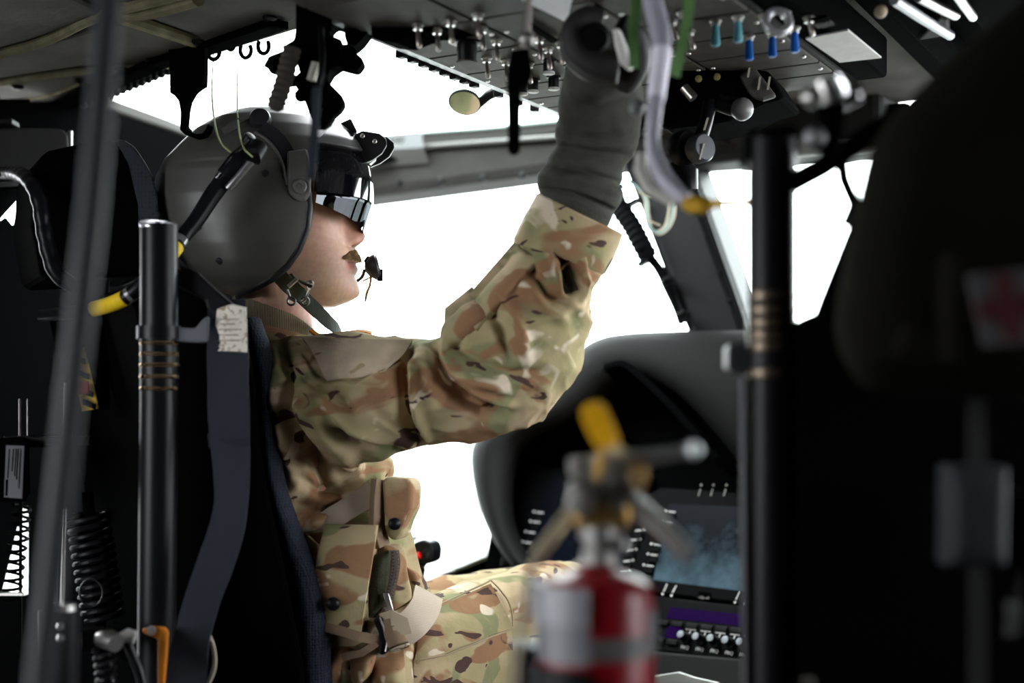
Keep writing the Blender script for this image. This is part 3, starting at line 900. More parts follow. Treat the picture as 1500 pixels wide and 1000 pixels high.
d += .010 * (ridge ** 2 - .35) + .0035 * ((1 - np.abs(2 * n2 - 1)) ** 2 - .35)
co = co + no * d[:, None]
JV = bvh_of(co, fs)
jk = from_arrays(co, fs).build('jacket', CAMO, person, smooth=180, recalc=False)
# turned-out cuff, sleeve pocket, shoulder patch, collar
ca_, cb2 = P(826, 362, 1.895), P(850, 312, 1.887)
cax = (cb2 - ca_).normalized(); cL = (cb2 - ca_).length
cu_ = Y - cax * Y.dot(cax); cu_.normalize(); cw_ = cax.cross(cu_)
cf = []
for h_, r_ in [(.004, .050), (-.008, .057), (-.011, .064), (-.006, .0665), (cL * .3, .0655), (cL * .6, .0645), (cL * .95, .0635), (cL, .0605), (cL * .9, .057), (cL * .6, .055)]:
    cf.append([list(ca_ + cax * (h_ - (.012 * max(0, math.cos(a - math.pi / 2)) if h_ < cL * .2 else 0)) + cu_ * math.cos(a) * r_ * .96 + cw_ * math.sin(a) * r_) for a in np.linspace(0, 2 * math.pi, 48, endpoint=False)])
cf = np.array(cf)
cv = cf.reshape(-1, 3)
cf = (cv + .005 * (vnoise(cv * 40, 8) - .5)[:, None] * np.array([1, 1, 0])).reshape(cf.shape)
MB().rings(cf, False).build('cuff', CAMO, jk)
patch(JV, [(446, 498), (604, 503), (566, 545), (482, 556)], 22, 10, .005, .008, 1.98).build('shoulder_patch', mat('tan_fleece', (.47, .385, .285), .95, spec=.05, bump=.6, bscale=350, var=.12, vscale=40), jk, smooth=60, label='plain tan fleece patch')
patch(JV, [(652, 452), (692, 420), (722, 466), (648, 522)], 14, 14, .010, .014, 1.92, bulge=.012).build('sleeve_pocket', CAMO, jk, smooth=60)
patch(JV, [(672, 448), (756, 352), (790, 384), (700, 486)], 14, 22, .006, .008, 1.91, bulge=.004).build('sleeve_flap', CAMO, jk, smooth=60)
patch(JV, [(812, 350), (817, 350), (848, 424), (828, 432)], 8, 14, .004, .006, 1.9).build('cuff_placket', mat('slit_shade', (.035, .03, .026), .95, spec=.05), jk, smooth=60)  # dark patch stands in for the shade inside the open slit
tilted_collar(405, 2.118, 474, 508, [(.10, .125, .13), (.06, .10, .108), (.03, .085, .092), (.004, .077, .084), (0, .074, .081), (.004, .071, .078), (.03, .068, .074)]).build('jacket_collar', CAMO, jk)
# orange edging beside the collar
op = catmull([list(P(x, y, dd)) + [0, 0] for x, y, dd in [(456, 484, 2.02), (468, 491, 2.01), (500, 488, 2.0), (530, 485, 2.0), (545, 488, 2.0)]], 20)[:, :3]
MB().ribbon(op, .0035, Vector((0, -.5, 1)), .003).build('orange_edging', mat('orange_cord', (.85, .32, .03), .5), jk)

# ---- trousers
tb = MB()
for H_, K_, k in ((HIPR, KNR, 1), (HIPL, KNL, 0)):
    AN = K_ + bf * .03 - Z * .44
    AN.z = max(AN.z, .1)
    tb.rings(loft3([tuple(H_ - bf * .1) + (.1, .1), tuple(H_) + (.104, .1), tuple(H_.lerp(K_, .5)) + (.092, .088), tuple(H_.lerp(K_, .85)) + (.082, .078), tuple(K_ - bf * .005 - Z * .006) + (.074, .074), tuple(K_.lerp(AN, .25)) + (.07, .07), tuple(K_.lerp(AN, .9)) + (.062, .062)], 60, 44, ref=tuple(br)), True)
tb.rings(loft3([tuple(P(535, 1045, 2.17) - Z * .05) + (.11, .15), tuple(P(522, 1000, 2.17)) + (.115, .155), tuple(P(498, 950, 2.16)) + (.11, .148)], 20, 40, ref=tuple(br)), True)
co, no, fs = remesh(tb, .004, 5)
n1 = vnoise(co * np.array([12, 12, 12]), 9); n2 = vnoise(co * 30, 6)
d = .008 * ((1 - np.abs(2 * n1 - 1)) ** 2 - .35) + .003 * (n2 - .5)
d += fold_disp(co, no, [([(604, 905), (612, 950), (606, 1000)], 9, -.01), ([(740, 845), (750, 900), (748, 960)], 8, -.005), ([(795, 828), (772, 850), (765, 890)], 7, -.006), ([(640, 960), (690, 985), (740, 1000)], 10, -.005)])
co = co + no * d[:, None]
TV = bvh_of(co, fs)
tr_ = from_arrays(co, fs).build('trousers', CAMOT, person, smooth=180, recalc=False)
patch(TV, [(627, 900), (718, 858), (748, 920), (604, 972)], 20, 14, .006, .008, 2.2).build('cargo_flap', CAMOT, tr_, smooth=60)
patch(TV, [(604, 968), (748, 916), (752, 1010), (606, 1040)], 20, 14, .003, .006, 2.2).build('cargo_pocket', CAMOT, tr_, smooth=60)
for (a, b_, c_) in (((622, 900), (672, 878), (718, 856)), ((604, 973), (680, 948), (749, 920)), ((718, 856), (738, 880), (749, 922))):
    pts = []
    for x, y in catmull([list(a) + [0, 0, 0], list(b_) + [0, 0, 0], list(c_) + [0, 0, 0]], 14)[:, :2]:
        h, n = cast(TV, x, y, 2.2); pts.append(h + n * .0075)
    MB().tube(pts, .0014, 6).build('seam', mat('seam_thread', (.3, .24, .15), .9), tr_)
BOOT = mat('tan_boot', (.28, .21, .13), .8)
for K_ in (KNR, KNL):
    AN = K_ + bf * .03 - Z * .44; AN.z = max(AN.z, .1)
    MB().rings(loft3([tuple(AN + Z * .12 - bf * .03) + (.056, .056), tuple(AN) + (.052, .052), tuple(AN + bf * .03 - Z * .03) + (.05, .052), tuple(AN + bf * .12 - Z * .04) + (.042, .052), tuple(AN + bf * .2 - Z * .055) + (.026, .046)], 26, 24, ref=tuple(br)), True).build('boot', BOOT, person)

# ---- glove
GLV = mat('grey_green_glove', (.05, .05, .041), .9, spec=.1, var=.15, vscale=60, bump=.6, bscale=500)
GLL = mat('black_glove_leather', (.016, .015, .016), .6, spec=.3, bump=.35, bscale=150)
gb = MB()
gl = loft([(834, 338, 1.888, 48, .043), (841, 318, 1.886, 51, .046), (846, 300, 1.884, 56, .050), (849, 284, 1.882, 63, .057), (851, 268, 1.88, 62, .055), (855, 258, 1.879, 55, .047), (858, 246, 1.876, 58, .048), (864, 230, 1.872, 52, .041), (870, 212, 1.867, 60, .043), (877, 190, 1.86, 61, .042), (880, 150, 1.825, 62, .038), (880, 122, 1.79, 58, .036), (882, 96, 1.74, 52, .036), (884, 78, 1.715, 42, .032)], 70, 50)
gb.rings(gl, True)
co, no, fs = remesh(gb, .003, 2)
GF = [([(786, 276), (840, 284), (905, 312)], 4, -.007), ([(790, 258), (845, 262), (908, 282)], 6, .006), ([(800, 240), (855, 250), (912, 268)], 4, -.006),
      ([(815, 212), (860, 222), (925, 230)], 6, -.004), ([(820, 205), (870, 212), (930, 214)], 6, .004), ([(818, 170), (860, 190), (930, 185)], 8, .003), ([(830, 140), (870, 160), (935, 150)], 8, -.003)]
co = co + no * (1.4 * fold_disp(co, no, GF) + .003 * (vnoise(co * 45, 2) - .5))[:, None]
gv = from_arrays(co, fs).build('glove', GLV, person, smooth=180, recalc=False)
fb = MB(); right_fingers(fb, 1.22)
co, no, fs = remesh(fb, .0018, 2)
from_arrays(co, fs).build('glove_fingers', GLL, gv, smooth=180, recalc=False, label='black leather glove fingers')
lgb = MB(); lgb.rings(loft3([tuple(LWr - bf * .05) + (.045, .044), tuple(LWr) + (.036, .034), tuple(LH) + (.05, .024), tuple(LH + bf * .015) + (.046, .02)], 20, 24, ref=tuple(br)), True); left_fingers(lgb, 1.2)
co, no, fs = remesh(lgb, .003, 2)
from_arrays(co, fs).build('glove', GLV, person, smooth=180, recalc=False)
# ================================================================== HELMET (worn: a part of the person)
SZ = [-137, -128, -115, -95, -70, -40, 0, 35, 60, 85, 105, 122, 135, 142, 146]
SF = [-6, 40, 66, 92, 118, 138, 150, 152, 148, 138, 122, 100, 70, 42, 16]
SB = [-42, -66, -89, -112, -136, -154, -164, -159, -147, -124, -104, -78, -48, -24, -4]
SW = [82, 98, 108, 116, 122, 126, 126, 122, 115, 102, 86, 66, 44, 26, 8]
OPZ = [-137, -130, -118, -100, -80, -50, -20, 20, 46]
OPX = [-36, -8, 16, 36, 50, 62, 66, 64, 60]
def shell_dims(z):
    return np.interp(z, SZ, SF), np.interp(z, SZ, SB), np.interp(z, SZ, SW)
def shell_pt(z, ps, off=0.0):
    z = np.asarray(z, float); ps = np.asarray(ps, float)
    f, b, w = shell_dims(z)
    c = (f + b) / 2 * 0 + 4
    cs, sn = np.cos(ps), np.sin(ps)
    e = 2 / 2.15
    cs_ = np.sign(cs) * np.abs(cs) ** e; sn_ = np.sign(sn) * np.abs(sn) ** e
    x = c + np.where(cs_ > 0, f - c, c - b) * cs_
    y = w * sn_
    nrm = np.stack([cs_ , sn_, np.zeros_like(cs_) + np.clip((z - 40) / 120, -.3, 1.2)], -1)
    nrm /= np.linalg.norm(nrm, axis=-1)[..., None]
    return Hnp(x + nrm[..., 0] * off, y + nrm[..., 1] * off, z + nrm[..., 2] * off)
def open_psi(z):
    f, b, w = shell_dims(z)
    xo = np.interp(z, OPZ, OPX)
    c = 4.0
    q = (xo - c) / np.where(xo > c, f - c, c - b)
    e = 2.15 / 2
    return math.acos(float(np.clip(np.sign(q) * abs(q) ** e, -1, 1)))
zs = np.concatenate([np.linspace(-137, 46, 70), np.linspace(48, 146, 60)])
def shell_grid(off):
    G = []
    for z in zs:
        p0 = open_psi(z) if z <= 46 else max(0.0, open_psi(46) * (1 - (z - 46) / 4))
        ps = np.linspace(p0, 2 * np.pi - p0, 121)
        G.append(shell_pt(np.full(121, z), ps, off))
    return np.array(G)
hel = MB().sheet(shell_grid(0), shell_grid(-8)).build('helmet', SHELL, person, smooth=70, label='olive grey flight helmet')
# black rolled edge round the face opening and along the bottom
rim = [shell_pt(np.array([z]), np.array([open_psi(z)]), -3)[0] for z in np.linspace(40, -137, 40)][::1]
rim2 = [shell_pt(np.array([-137.0]), np.array([p]), -3)[0] for p in np.linspace(open_psi(-137), 2 * np.pi - open_psi(-137), 40)]
rim3 = [shell_pt(np.array([z]), np.array([2 * np.pi - open_psi(z)]), -3)[0] for z in np.linspace(-137, 40, 40)]
EDGE = mat('black_edge_roll', (.012, .012, .015), .45, spec=.35)
MB().tube(np.array(rim + rim2[1:-1] + rim3), .0062, 12).build('edge_roll', EDGE, hel)
def shell_patch(z0, z1, pfun, off0, off1, th, name, m, n=60, mrows=24, label=None, bev=0):
    A, B_ = [], []
    for i in range(mrows):
        t = i / (mrows - 1); z = z0 + (z1 - z0) * t
        p = pfun(z)
        ps = np.linspace(-p, p, n)
        off = off0 + (off1 - off0) * t
        A.append(shell_pt(np.full(n, z), ps, off)); B_.append(shell_pt(np.full(n, z), ps, off - th))
    return MB().sheet(np.array(A), np.array(B_)).build(name, m, hel, smooth=50, label=label, bevel=bev)
VC = mat('visor_cover', (.05, .049, .047), .3, spec=.5)
def cps(lo, hi, a, b_): return lambda z: a + (b_ - a) * min(1, max(0, (z - lo) / (hi - lo)))
shell_patch(72, 128, cps(72, 128, 1.12, .6), 9, 5, 7, 'visor_cover', VC, bev=.002)
TINT = mat('dark_visor', (.004, .004, .006), .06, spec=.6, coat=.5)
shell_patch(4, 80, cps(4, 80, 1.13, 1.08), 7.5, 5, 3, 'dark_visor', TINT, label='glossy black outer visor')
CLR = mirror_glass('mirror_visor', .55, (.06, .064, .068), (.055, .059, .064))
# the silvered inner visor, cut away over the nose
A, B_ = [], []
n = 70
psv = np.linspace(-1.1, 1.1, n)
low = np.interp(np.abs(psv), [0, .10, .2, .34, .5, .8, 1.1], [-40, -38, -22, -28, -30, -22, -12])
for i in range(20):
    t = i / 19
    z = 14 + (low - 14) * t
    A.append(shell_pt(z, psv, 4.0)); B_.append(shell_pt(z, psv, 2.2))
MB().sheet(np.array(A), np.array(B_)).build('mirror_visor', CLR, hel, smooth=50, label='silvered inner visor')
# visor track: curved rail from the crown knob down to the side bracket
def side_pt(x, z, off=0):        # near side point of the shell at local x, z (mm)
    f, b, w = shell_dims(z)
    c = 4.0
    q = float(np.clip((x - c) / np.where(x > c, f - c, c - b), -1, 1))
    e = 2.15 / 2
    ps = math.acos(np.sign(q) * abs(q) ** e)
    return V3(shell_pt(np.array([float(z)]), np.array([-ps]), off)[0])
def hpx(px, py, off=0): return side_pt(px - 390, 300 - py, off)
LIGHTG = mat('bracket_grey', (.1, .098, .093), .5, spec=.4)
tr1 = [hpx(x, y, 2) for x, y in [(388, 208), (404, 218), (418, 234), (428, 254), (434, 276)]]
MB().ribbon(catmull([list(p) + [0, 0] for p in tr1], 24)[:, :3], .010, Vector((0, -1, .2)), .006).build('visor_track', EDGE, hel, smooth=40)
tr2 = [hpx(x, y, 3) for x, y in [(380, 215), (396, 226), (409, 242), (418, 262), (424, 290)]]
MB().tube(catmull([list(p) + [0, 0] for p in tr2], 24)[:, :3], .0022, 8).build('track_edge', LIGHTG, hel)
bp = [(425, 244), (452, 240), (457, 262), (457, 300), (450, 311), (440, 312), (427, 302), (424, 280)]
q0 = [hpx(x, y, 4) for x, y in bp]
yc = min(p.y for p in q0)
MB().prism([Vector((p.x, p.y * .4 + yc * .6 - .002, p.z)) for p in q0], hy * .014).build('side_bracket', LIGHTG, hel, smooth=0, bevel=.003)
kc = hpx(439, 291, 9)
MB().lathe(kc, -hy, [(-.006, .0105), (.002, .0105), (.004, .009), (.004, .004), (.0028, .0035), (.0028, 0)], 24).build('bracket_screw', LIGHTG, hel)
for x, y in ((395, 275), (302, 348), (330, 395)):
    c = hpx(x, y, 0)
    MB().lathe(c, (c - HC).normalized(), [(-.003, .0052), (.0015, .0052), (.0025, .003), (.0025, 0)], 14).build('shell_screw', EDGE, hel)
# crown knob, slotted channel and the cable clip
kc = hpx(386, 194, 1); kn = (-hy + Z * .35).normalized()
MB().lathe(kc, kn, [(-.004, .0155), (.006, .0155), (.011, .013), (.013, .008), (.013, 0)], 24).build('visor_knob', EDGE, hel)
ax = (hpx(395, 165, 2) - hpx(335, 208, 2)).normalized()
cl = [hpx(x, y, 3) for x, y in [(336, 214), (350, 204), (364, 195), (376, 188)]]
MB().ribbon(cl, [.004, .006, .006, .004], Vector((0, -1, .9)), .006).build('visor_channel', LIGHTG, hel, smooth=30)
# mount on the brow
mo_pts = [(519, 197), (531, 191), (556, 195), (566, 203), (567, 212), (560, 224), (546, 234), (531, 240), (524, 225)]
for dd, sh, nm in ((2.07, 0, 'mount_plate'), (2.115, 0, 'mount_plate')):
    off = Vector((.011, 0, -.005)) if dd > 2.1 else Vector((0, 0, 0))
    q0 = [P(x, y, dd) + off for x, y in mo_pts]
    MB().prism(q0, hy * .012).build(nm, EDGE, hel, smooth=0, bevel=.002)
MB().prism([P(x, y, 2.075) for x, y in [(526, 196), (548, 198), (556, 222), (538, 234), (528, 226)]], hy * .045).build('mount_block', BLACKG, hel, smooth=0, bevel=.003)
for x, y in ((531, 199), (549, 207)):
    MB().lathe(P(x, y, 2.0705), -hy, [(-.002, .0036), (.001, .0036), (.002, .002), (.0012, .0012), (.0012, 0)], 10).build('mount_screw', STEEL, hel)
MB().prism([P(x, y, 2.09) for x, y in [(532, 236), (548, 228), (552, 232), (538, 243)]], hy * .03).build('mount_clip', STEEL, hel, smooth=0, bevel=.001)
MB().ribbon([P(474, 183, 2.07), P(492, 190, 2.07), P(518, 199, 2.07)], .0035, Vector((0, -1, .3)), .008).build('mount_arm', EDGE, hel, smooth=30)
MB().prism([P(x, y, 2.08) for x, y in [(498, 180), (514, 173), (524, 193), (510, 197)]], hy * .03).build('mount_lever', EDGE, hel, smooth=0, bevel=.002)
# microphone on its boom
boom = catmull([list(p) + [0, 0] for p in [P(462, 402, 2.20), P(500, 420, 2.18), P(528, 408, 2.15), P(534, 396, 2.13)]], 20)[:, :3]
MB().tube(boom, .0028, 8).build('microphone_boom', BLACKG, hel)
mc = P(546, 391, 2.11); md = (hx * 1 + Z * .25).normalized()
MB().lathe(mc - md * .012, md, [(0, .004), (.003, .010), (.010, .0165), (.017, .0185), (.021, .016), (.022, 0)], 24).build('microphone', EDGE, hel)
MB().lathe(P(538, 384, 2.11), md, [(-.004, .004), (.002, .009), (.004, .009), (.006, 0)], 16).build('microphone_muff', RUBBER, hel)
MB().box(P(557, 403, 2.11), .004, .004, .009).build('microphone_clip', BLACKG, hel, bevel=.0012)
for a, b_ in (((556, 411), (545, 405)), ((545, 405), (531, 412)), ((537, 398), (544, 406))):
    MB().tube([P(*a, 2.11), P(*b_, 2.11)], .0016, 6).build('microphone_wire', STEEL, hel)
MB().tube([P(544, 404, 2.108), P(542, 418, 2.108), P(537, 430, 2.108), P(535, 442, 2.108)], [.0018, .0018, .0022, .0015], 8).build('microphone_lead', mat('brass_lead', (.25, .12, .03), .4, .6), hel)
# chin strap and buckle
STRP = weave('dark_strap', (.035, .042, .03), 200, axis='X', dark=.4)
sp = [P(418, 405, 2.015), P(430, 422, 2.01), P(444, 436, 2.018), P(462, 453, 2.035), P(480, 470, 2.06), P(494, 482, 2.10), P(500, 492, 2.14)]
MB().ribbon(catmull([list(p) + [0, 0] for p in sp], 24)[:, :3], .0105, Vector((.35, -1, .25)), .003).build('chin_strap', STRP, hel, smooth=30, label='dark green chin strap')
sp = [P(404, 398, 2.012), P(422, 418, 2.006), P(440, 432, 2.01)]
MB().ribbon(sp, .011, Vector((.1, -1, -.1)), .004).build('chin_strap', mat('olive_strap', (.06, .06, .03), .9), hel, smooth=30)
for pts, r in (([(421, 424), (425, 437), (432, 441)], .0019), ([(437, 411), (448, 414), (453, 424), (447, 440), (441, 443)], .0019), ([(422, 420), (436, 408)], .003), ([(440, 412), (457, 420)], .0022)):
    MB().tube([P(x, y, 1.995) for x, y in pts], r, 8).build('buckle_wire', STEEL, hel)
for x, y, r in ((427, 441, .0055), (447, 441, .0055), (454, 416, .0045)):
    c = P(x, y, 1.995)
    MB().tube([c + (X * math.cos(a) + Z * math.sin(a)) * r for a in np.linspace(0, 2 * math.pi, 14)], .0017, 8).build('buckle_ring', STEEL, hel)

# ================================================================== VEST AND POUCHES
def pd(*a): return P(*a)
vb = MB()
vl = loft3([tuple(P(502, 945, 2.16)) + (.135, .175), tuple(P(478, 880, 2.158)) + (.138, .178), tuple(P(454, 800, 2.155)) + (.138, .182), tuple(P(444, 765, 2.153)) + (.136, .184)], 24, 60, ref=tuple(br), power=2.4)
vb.rings(vl, True)
co, no, fs = remesh(vb, .005, 2)
co = co + no * (.006 * ((1 - np.abs(2 * vnoise(co * 16, 12) - 1)) ** 2 - .4))[:, None]
VV = bvh_of(co, fs)
vest = from_arrays(co, fs).build('vest', CAMO, person, smooth=180, recalc=False, label='camouflage survival vest with pouches')
def strap_on(bv, pts, half, off, m, name, fb=2.0, th=.004, n=24, parent=None, lab=None):
    q, N = [], []
    for x, y in catmull([[x, y, 0, 0, 0] for x, y in pts], n)[:, :2]:
        h, nn = cast(bv, x, y, fb); q.append(h + nn * off); N.append(nn)
    q = np.array([list(a) for a in q])
    for _ in range(3): q[1:-1] = (q[:-2] + q[1:-1] * 2 + q[2:]) / 4
    return MB().ribbon([V3(a) for a in q], half, N, th).build(name, m, parent or vest, smooth=30, label=lab)
both = BVHTree.FromPolygons([tuple(p) for p in np.vstack([np.array(jk.matrix_world.translation) * 0 + co])], fs)
MB().ribbon([P(420, 806, 2.0), P(452, 781, 1.985), P(490, 757, 1.98), P(528, 734, 1.985), P(556, 712, 2.0)], .0155, Vector((.2, -1, .35)), .005).build('chest_strap', WEBP, vest, smooth=30, label='pale tan chest strap')
MB().ribbon([P(424, 786, 2.0), P(470, 757, 1.99), P(520, 728, 1.99), P(552, 700, 2.0)], .006, Vector((.2, -1, .35)), .004).build('chest_strap', CAMO, vest, smooth=30)
# big pouch: box body and flap with its press stud
dq = lambda x, y, d: P(x, y, d)
pillow([P(446, 782, 1.965), P(548, 774, 1.945), P(536, 926, 1.95), P(452, 916, 1.965)], 20, 24, .06, .022, noise=.01, seed=3).build('pouch', CAMO, vest, smooth=60)
flap = MB()
us = np.linspace(0, 1, 24); vs_ = np.linspace(0, 1, 30)
G = []
for v in vs_:
    row = []
    for u in us:
        tl, tr2_, br_, bl = np.array([476, 767]), np.array([553, 769]), np.array([526, 938]), np.array([455, 916])
        q = (tl * (1 - u) + tr2_ * u) * (1 - v) + (bl * (1 - u) + br_ * u) * v
        q = q + np.array([-5 * math.sin(v * 3.1) * (1 - u), 0])
        dd = 1.926 + .012 * (1 - u) - .006 * math.sin(math.pi * u) - .012 * math.sin(math.pi * min(1, v * 1.1)) + (.022 * (1 - min(1, v / .12)) ** 2)
        row.append(list(P(q[0], q[1], dd)))
    G.append(row)
G = np.array(G)
G[..., 1] += .005 * (vnoise(G.reshape(-1, 3) * 30, 4).reshape(G.shape[:2]) - .5)
flap.sheet(G, G + np.array([.001, .004, 0])).build('pouch_flap', camo('camouflage_flap', .85), vest, smooth=60)
c = P(488, 884, 1.912)
MB().lathe(c, (Vector((.1, -1, .05))), [(-.003, .0095), (.001, .0095), (.004, .0075), (.0055, .004), (.006, 0)], 24).build('press_stud', BLACKG, vest)
MB().ribbon([P(455, 914, 1.935), P(490, 921, 1.918), P(527, 932, 1.916), P(556, 938, 1.935)], .0065, Vector((.1, -1, .1)), .004).build('pouch_webbing', WEBB, vest, smooth=30)
MB().ribbon([P(450, 790, 1.955), P(462, 800, 1.945), P(462, 830, 1.945), P(448, 868, 1.955)], .006, Vector((-.6, -1, 0)), .005).build('pouch_side', CAMO, vest, smooth=30)
# small radio pouch with rounded flap and dark stud
rp = [(558, 703), (566, 699), (596, 701), (603, 706), (605, 718), (603, 745), (594, 765), (589, 782), (580, 793), (568, 788), (563, 775), (561, 745)]
MB().prism([P(x, y, 1.965) for x, y in rp], bf * .0 + Vector((.01, .05, 0))).build('radio_pouch', CAMO, vest, smooth=0, bevel=.006, seg=3)
MB().ribbon([P(556, 702, 1.972), P(553, 730, 1.97), P(552, 770, 1.97), P(560, 800, 1.972)], .0045, Vector((-.5, -1, 0)), .03).build('pouch_side', WEBB, vest, smooth=30, bevel=.001)
c = P(578, 767, 1.962)
MB().lathe(c, Vector((.3, -1, 0)), [(-.002, .0085), (.002, .0085), (.005, .005), (.0055, 0)], 20).build('press_stud', BLACKG, vest)
# zipped pocket, bulging cloth and zip
pillow([P(560, 800, 1.965), P(588, 796, 1.99), P(604, 880, 1.985), P(560, 905, 1.962)], 18, 18, .07, .02, noise=.016, seed=9).build('zip_pocket', CAMO, vest, smooth=60)
pillow([P(580, 824, 2.04), P(600, 832, 2.06), P(607, 866, 2.06), P(588, 892, 2.04)], 12, 14, .05, .03, noise=.016, seed=5).build('zip_pocket', CAMO, vest, smooth=60)
zp = catmull([list(P(x, y, 1.944)) + [0, 0] for x, y in [(578, 806), (580, 825), (577, 845), (573, 862), (569, 884), (563, 903)]], 40)[:, :3]
MB().ribbon(zp, .006, Vector((.2, -1, 0)), .003).build('zip_tape', WEBB, vest, smooth=30)
tooth = None
for k in range(0, 36):
    p = V3(zp[k]) + Vector((0, -.003, 0)); t = V3(zp[k + 1] - zp[k]).normalized(); s_ = t.cross(Y).normalized()
    tooth = MB()
    if k == 0: zt = MB()
    zt.box(p + s_ * (.0012 if k % 2 else -.0012), .0028, .0013, .0010, (s_, Y, t))
zo = zt.build('zip_teeth', STEEL, vest, smooth=0); zo['kind'] = 'stuff'
MB().box(V3(zp[30]) + Vector((0, -.006, 0)), .004, .0016, .013, (X, Y, Vector((-.3, 0, 1)).normalized())).build('zip_puller', STEEL, vest, bevel=.001)
pillow([P(540, 815, 1.96), P(570, 806, 1.95), P(566, 880, 1.95), P(538, 905, 1.955)], 12, 14, .05, .012, noise=.012, seed=11).build('side_pocket', mat('dark_green_mesh', (.05, .055, .03), .9, var=.3, vscale=60, bump=.6, bscale=300), vest, smooth=60)
# belt: tan lap strap, black buckle, rolled webbing end
lp = [P(628, 868, 2.02), P(622, 890, 1.985), P(606, 912, 1.955), P(586, 926, 1.945), P(566, 932, 1.95)]
MB().ribbon(catmull([list(p) + [0, 0] for p in lp], 20)[:, :3], [.022] * 20, Vector((.35, -1, .3)), .004).build('lap_strap', WEBP, vest, smooth=30, label='pale ribbed lap strap')
q = [(545, 908), (557, 902), (567, 925), (569, 944), (562, 960), (554, 958), (556, 940), (553, 925)]
MB().prism([P(x, y, 1.93) for x, y in q], Vector((.004, .018, 0))).build('buckle', BLACKG, vest, smooth=0, bevel=.003)
MB().tube([P(x, y, 1.928) for x, y in [(556, 904), (563, 920), (568, 938), (565, 954)]], .0015, 8).build('buckle_edge', STEEL, vest)
MB().ribbon([P(536, 916, 1.955), P(550, 922, 1.94), P(560, 940, 1.94), P(556, 960, 1.95)], .008, Vector((.2, -1, 0)), .005).build('lap_strap', WEB, vest, smooth=30)
rc = [P(572, 908, 1.94), P(577, 925, 1.935), P(584, 945, 1.93)]
MB().tube(rc, .0145, 20).build('rolled_strap', WEBB, vest)
c0 = P(584, 946, 1.927); sprl = []
axr = (P(584, 945, 1.93) - P(572, 908, 1.94)).normalized(); ur = axr.orthogonal().normalized(); wr_ = axr.cross(ur)
for a in np.linspace(0, 5.5 * math.pi, 70):
    r = .003 + .0115 * a / (5.5 * math.pi)
    sprl.append(c0 + axr * .003 + (ur * math.cos(a) + wr_ * math.sin(a)) * r)
MB().tube(sprl, .0016, 6).build('strap_spiral', WEB, vest)
MB().ribbon([P(562, 910, 1.935), P(574, 906, 1.925), P(586, 912, 1.925), P(590, 930, 1.925)], .012, Vector((.2, -1, 0)), .004).build('lap_strap', WEB, vest, smooth=30)
# bunched jacket skirt under the pouch
for k, (cs_, s) in enumerate([([(470, 940, 1.98), (520, 950, 1.96), (515, 1010, 1.97), (472, 1015, 1.98)], 21), ([(508, 955, 1.955), (556, 945, 1.955), (545, 985, 1.96), (515, 1015, 1.965)], 22), ([(545, 965, 1.96), (592, 960, 1.965), (598, 1020, 1.98), (540, 1020, 1.97)], 23)]):
    pillow([P(*c) for c in cs_], 20, 20, .05, .026, ex=2.5, noise=.03, seed=s).build('jacket_skirt', CAMO, jk, smooth=60)
MB().ribbon([P(502, 962, 1.935), P(530, 956, 1.925), P(552, 942, 1.93)], .005, Vector((.1, -1, .2)), .004).build('pouch_webbing', WEBB, vest, smooth=30)
# ================================================================== PILOT'S SEAT
MESHF = mesh_fabric('seat_mesh_fabric', (.007, .0095, .015), 260)
STRAPM = weave('slate_webbing', (.022, .027, .036), 160, axis='X', strength=.35, dark=.8)
seat = thing('pilot_seat', 'black armoured pilot seat behind the pilot with slate blue shoulder strap', 'seat', (P(360, 620, 1.95).x, 1.95, 0))
w_ = [(262, 388), (292, 402), (318, 430), (334, 452), (362, 500), (376, 560), (384, 640), (396, 720), (414, 800), (430, 880), (446, 960), (456, 1040), (250, 1060), (240, 800), (236, 560), (246, 420)]
MB().prism([P(x, y, 1.875) for x, y in w_], -br * .035).build('seat_wing', BLACK, seat, smooth=0, bevel=.01)
# back plate running away to the far side, behind the pilot
q = [P(300, 420, 1.93), P(300, 420, 1.93) - br * .52, P(430, 1040, 1.93) - br * .52 , P(430, 1040, 1.93)]
MB().prism([p - bf * .06 for p in q], -bf * .04).build('seat_back', BLACK, seat, smooth=0, bevel=.01)
# mesh covered cushion edge between the shell and the pilot
ce_ = loft([(368, 470, 1.955, 14, .03), (388, 540, 1.95, 16, .035), (394, 620, 1.95, 15, .035), (402, 700, 1.95, 14, .035), (424, 780, 1.945, 18, .035), (446, 850, 1.94, 24, .035), (456, 920, 1.94, 26, .035), (462, 1030, 1.94, 26, .035)], 50, 24)
MB().rings(ce_, True).build('cushion', MESHF, seat)
sb = P(470, 1085, 2.12)
pillow([sb - br * .24 - bf * .18 + Z * .0, sb - br * .24 + bf * .3, sb + br * .2 + bf * .3, sb + br * .2 - bf * .18], 16, 16, .08, .02, nrm=(0, 0, 1)).build('seat_pan', MESHF, seat, smooth=60)
MB().prism([Vector((p.x, p.y, 0)) for p in (sb - br * .2 - bf * .1, sb - br * .2 + bf * .2, sb + br * .15 + bf * .2, sb + br * .15 - bf * .1)], (0, 0, sb.z - .08)).build('seat_base', BLACK, seat, smooth=0, bevel=.01)
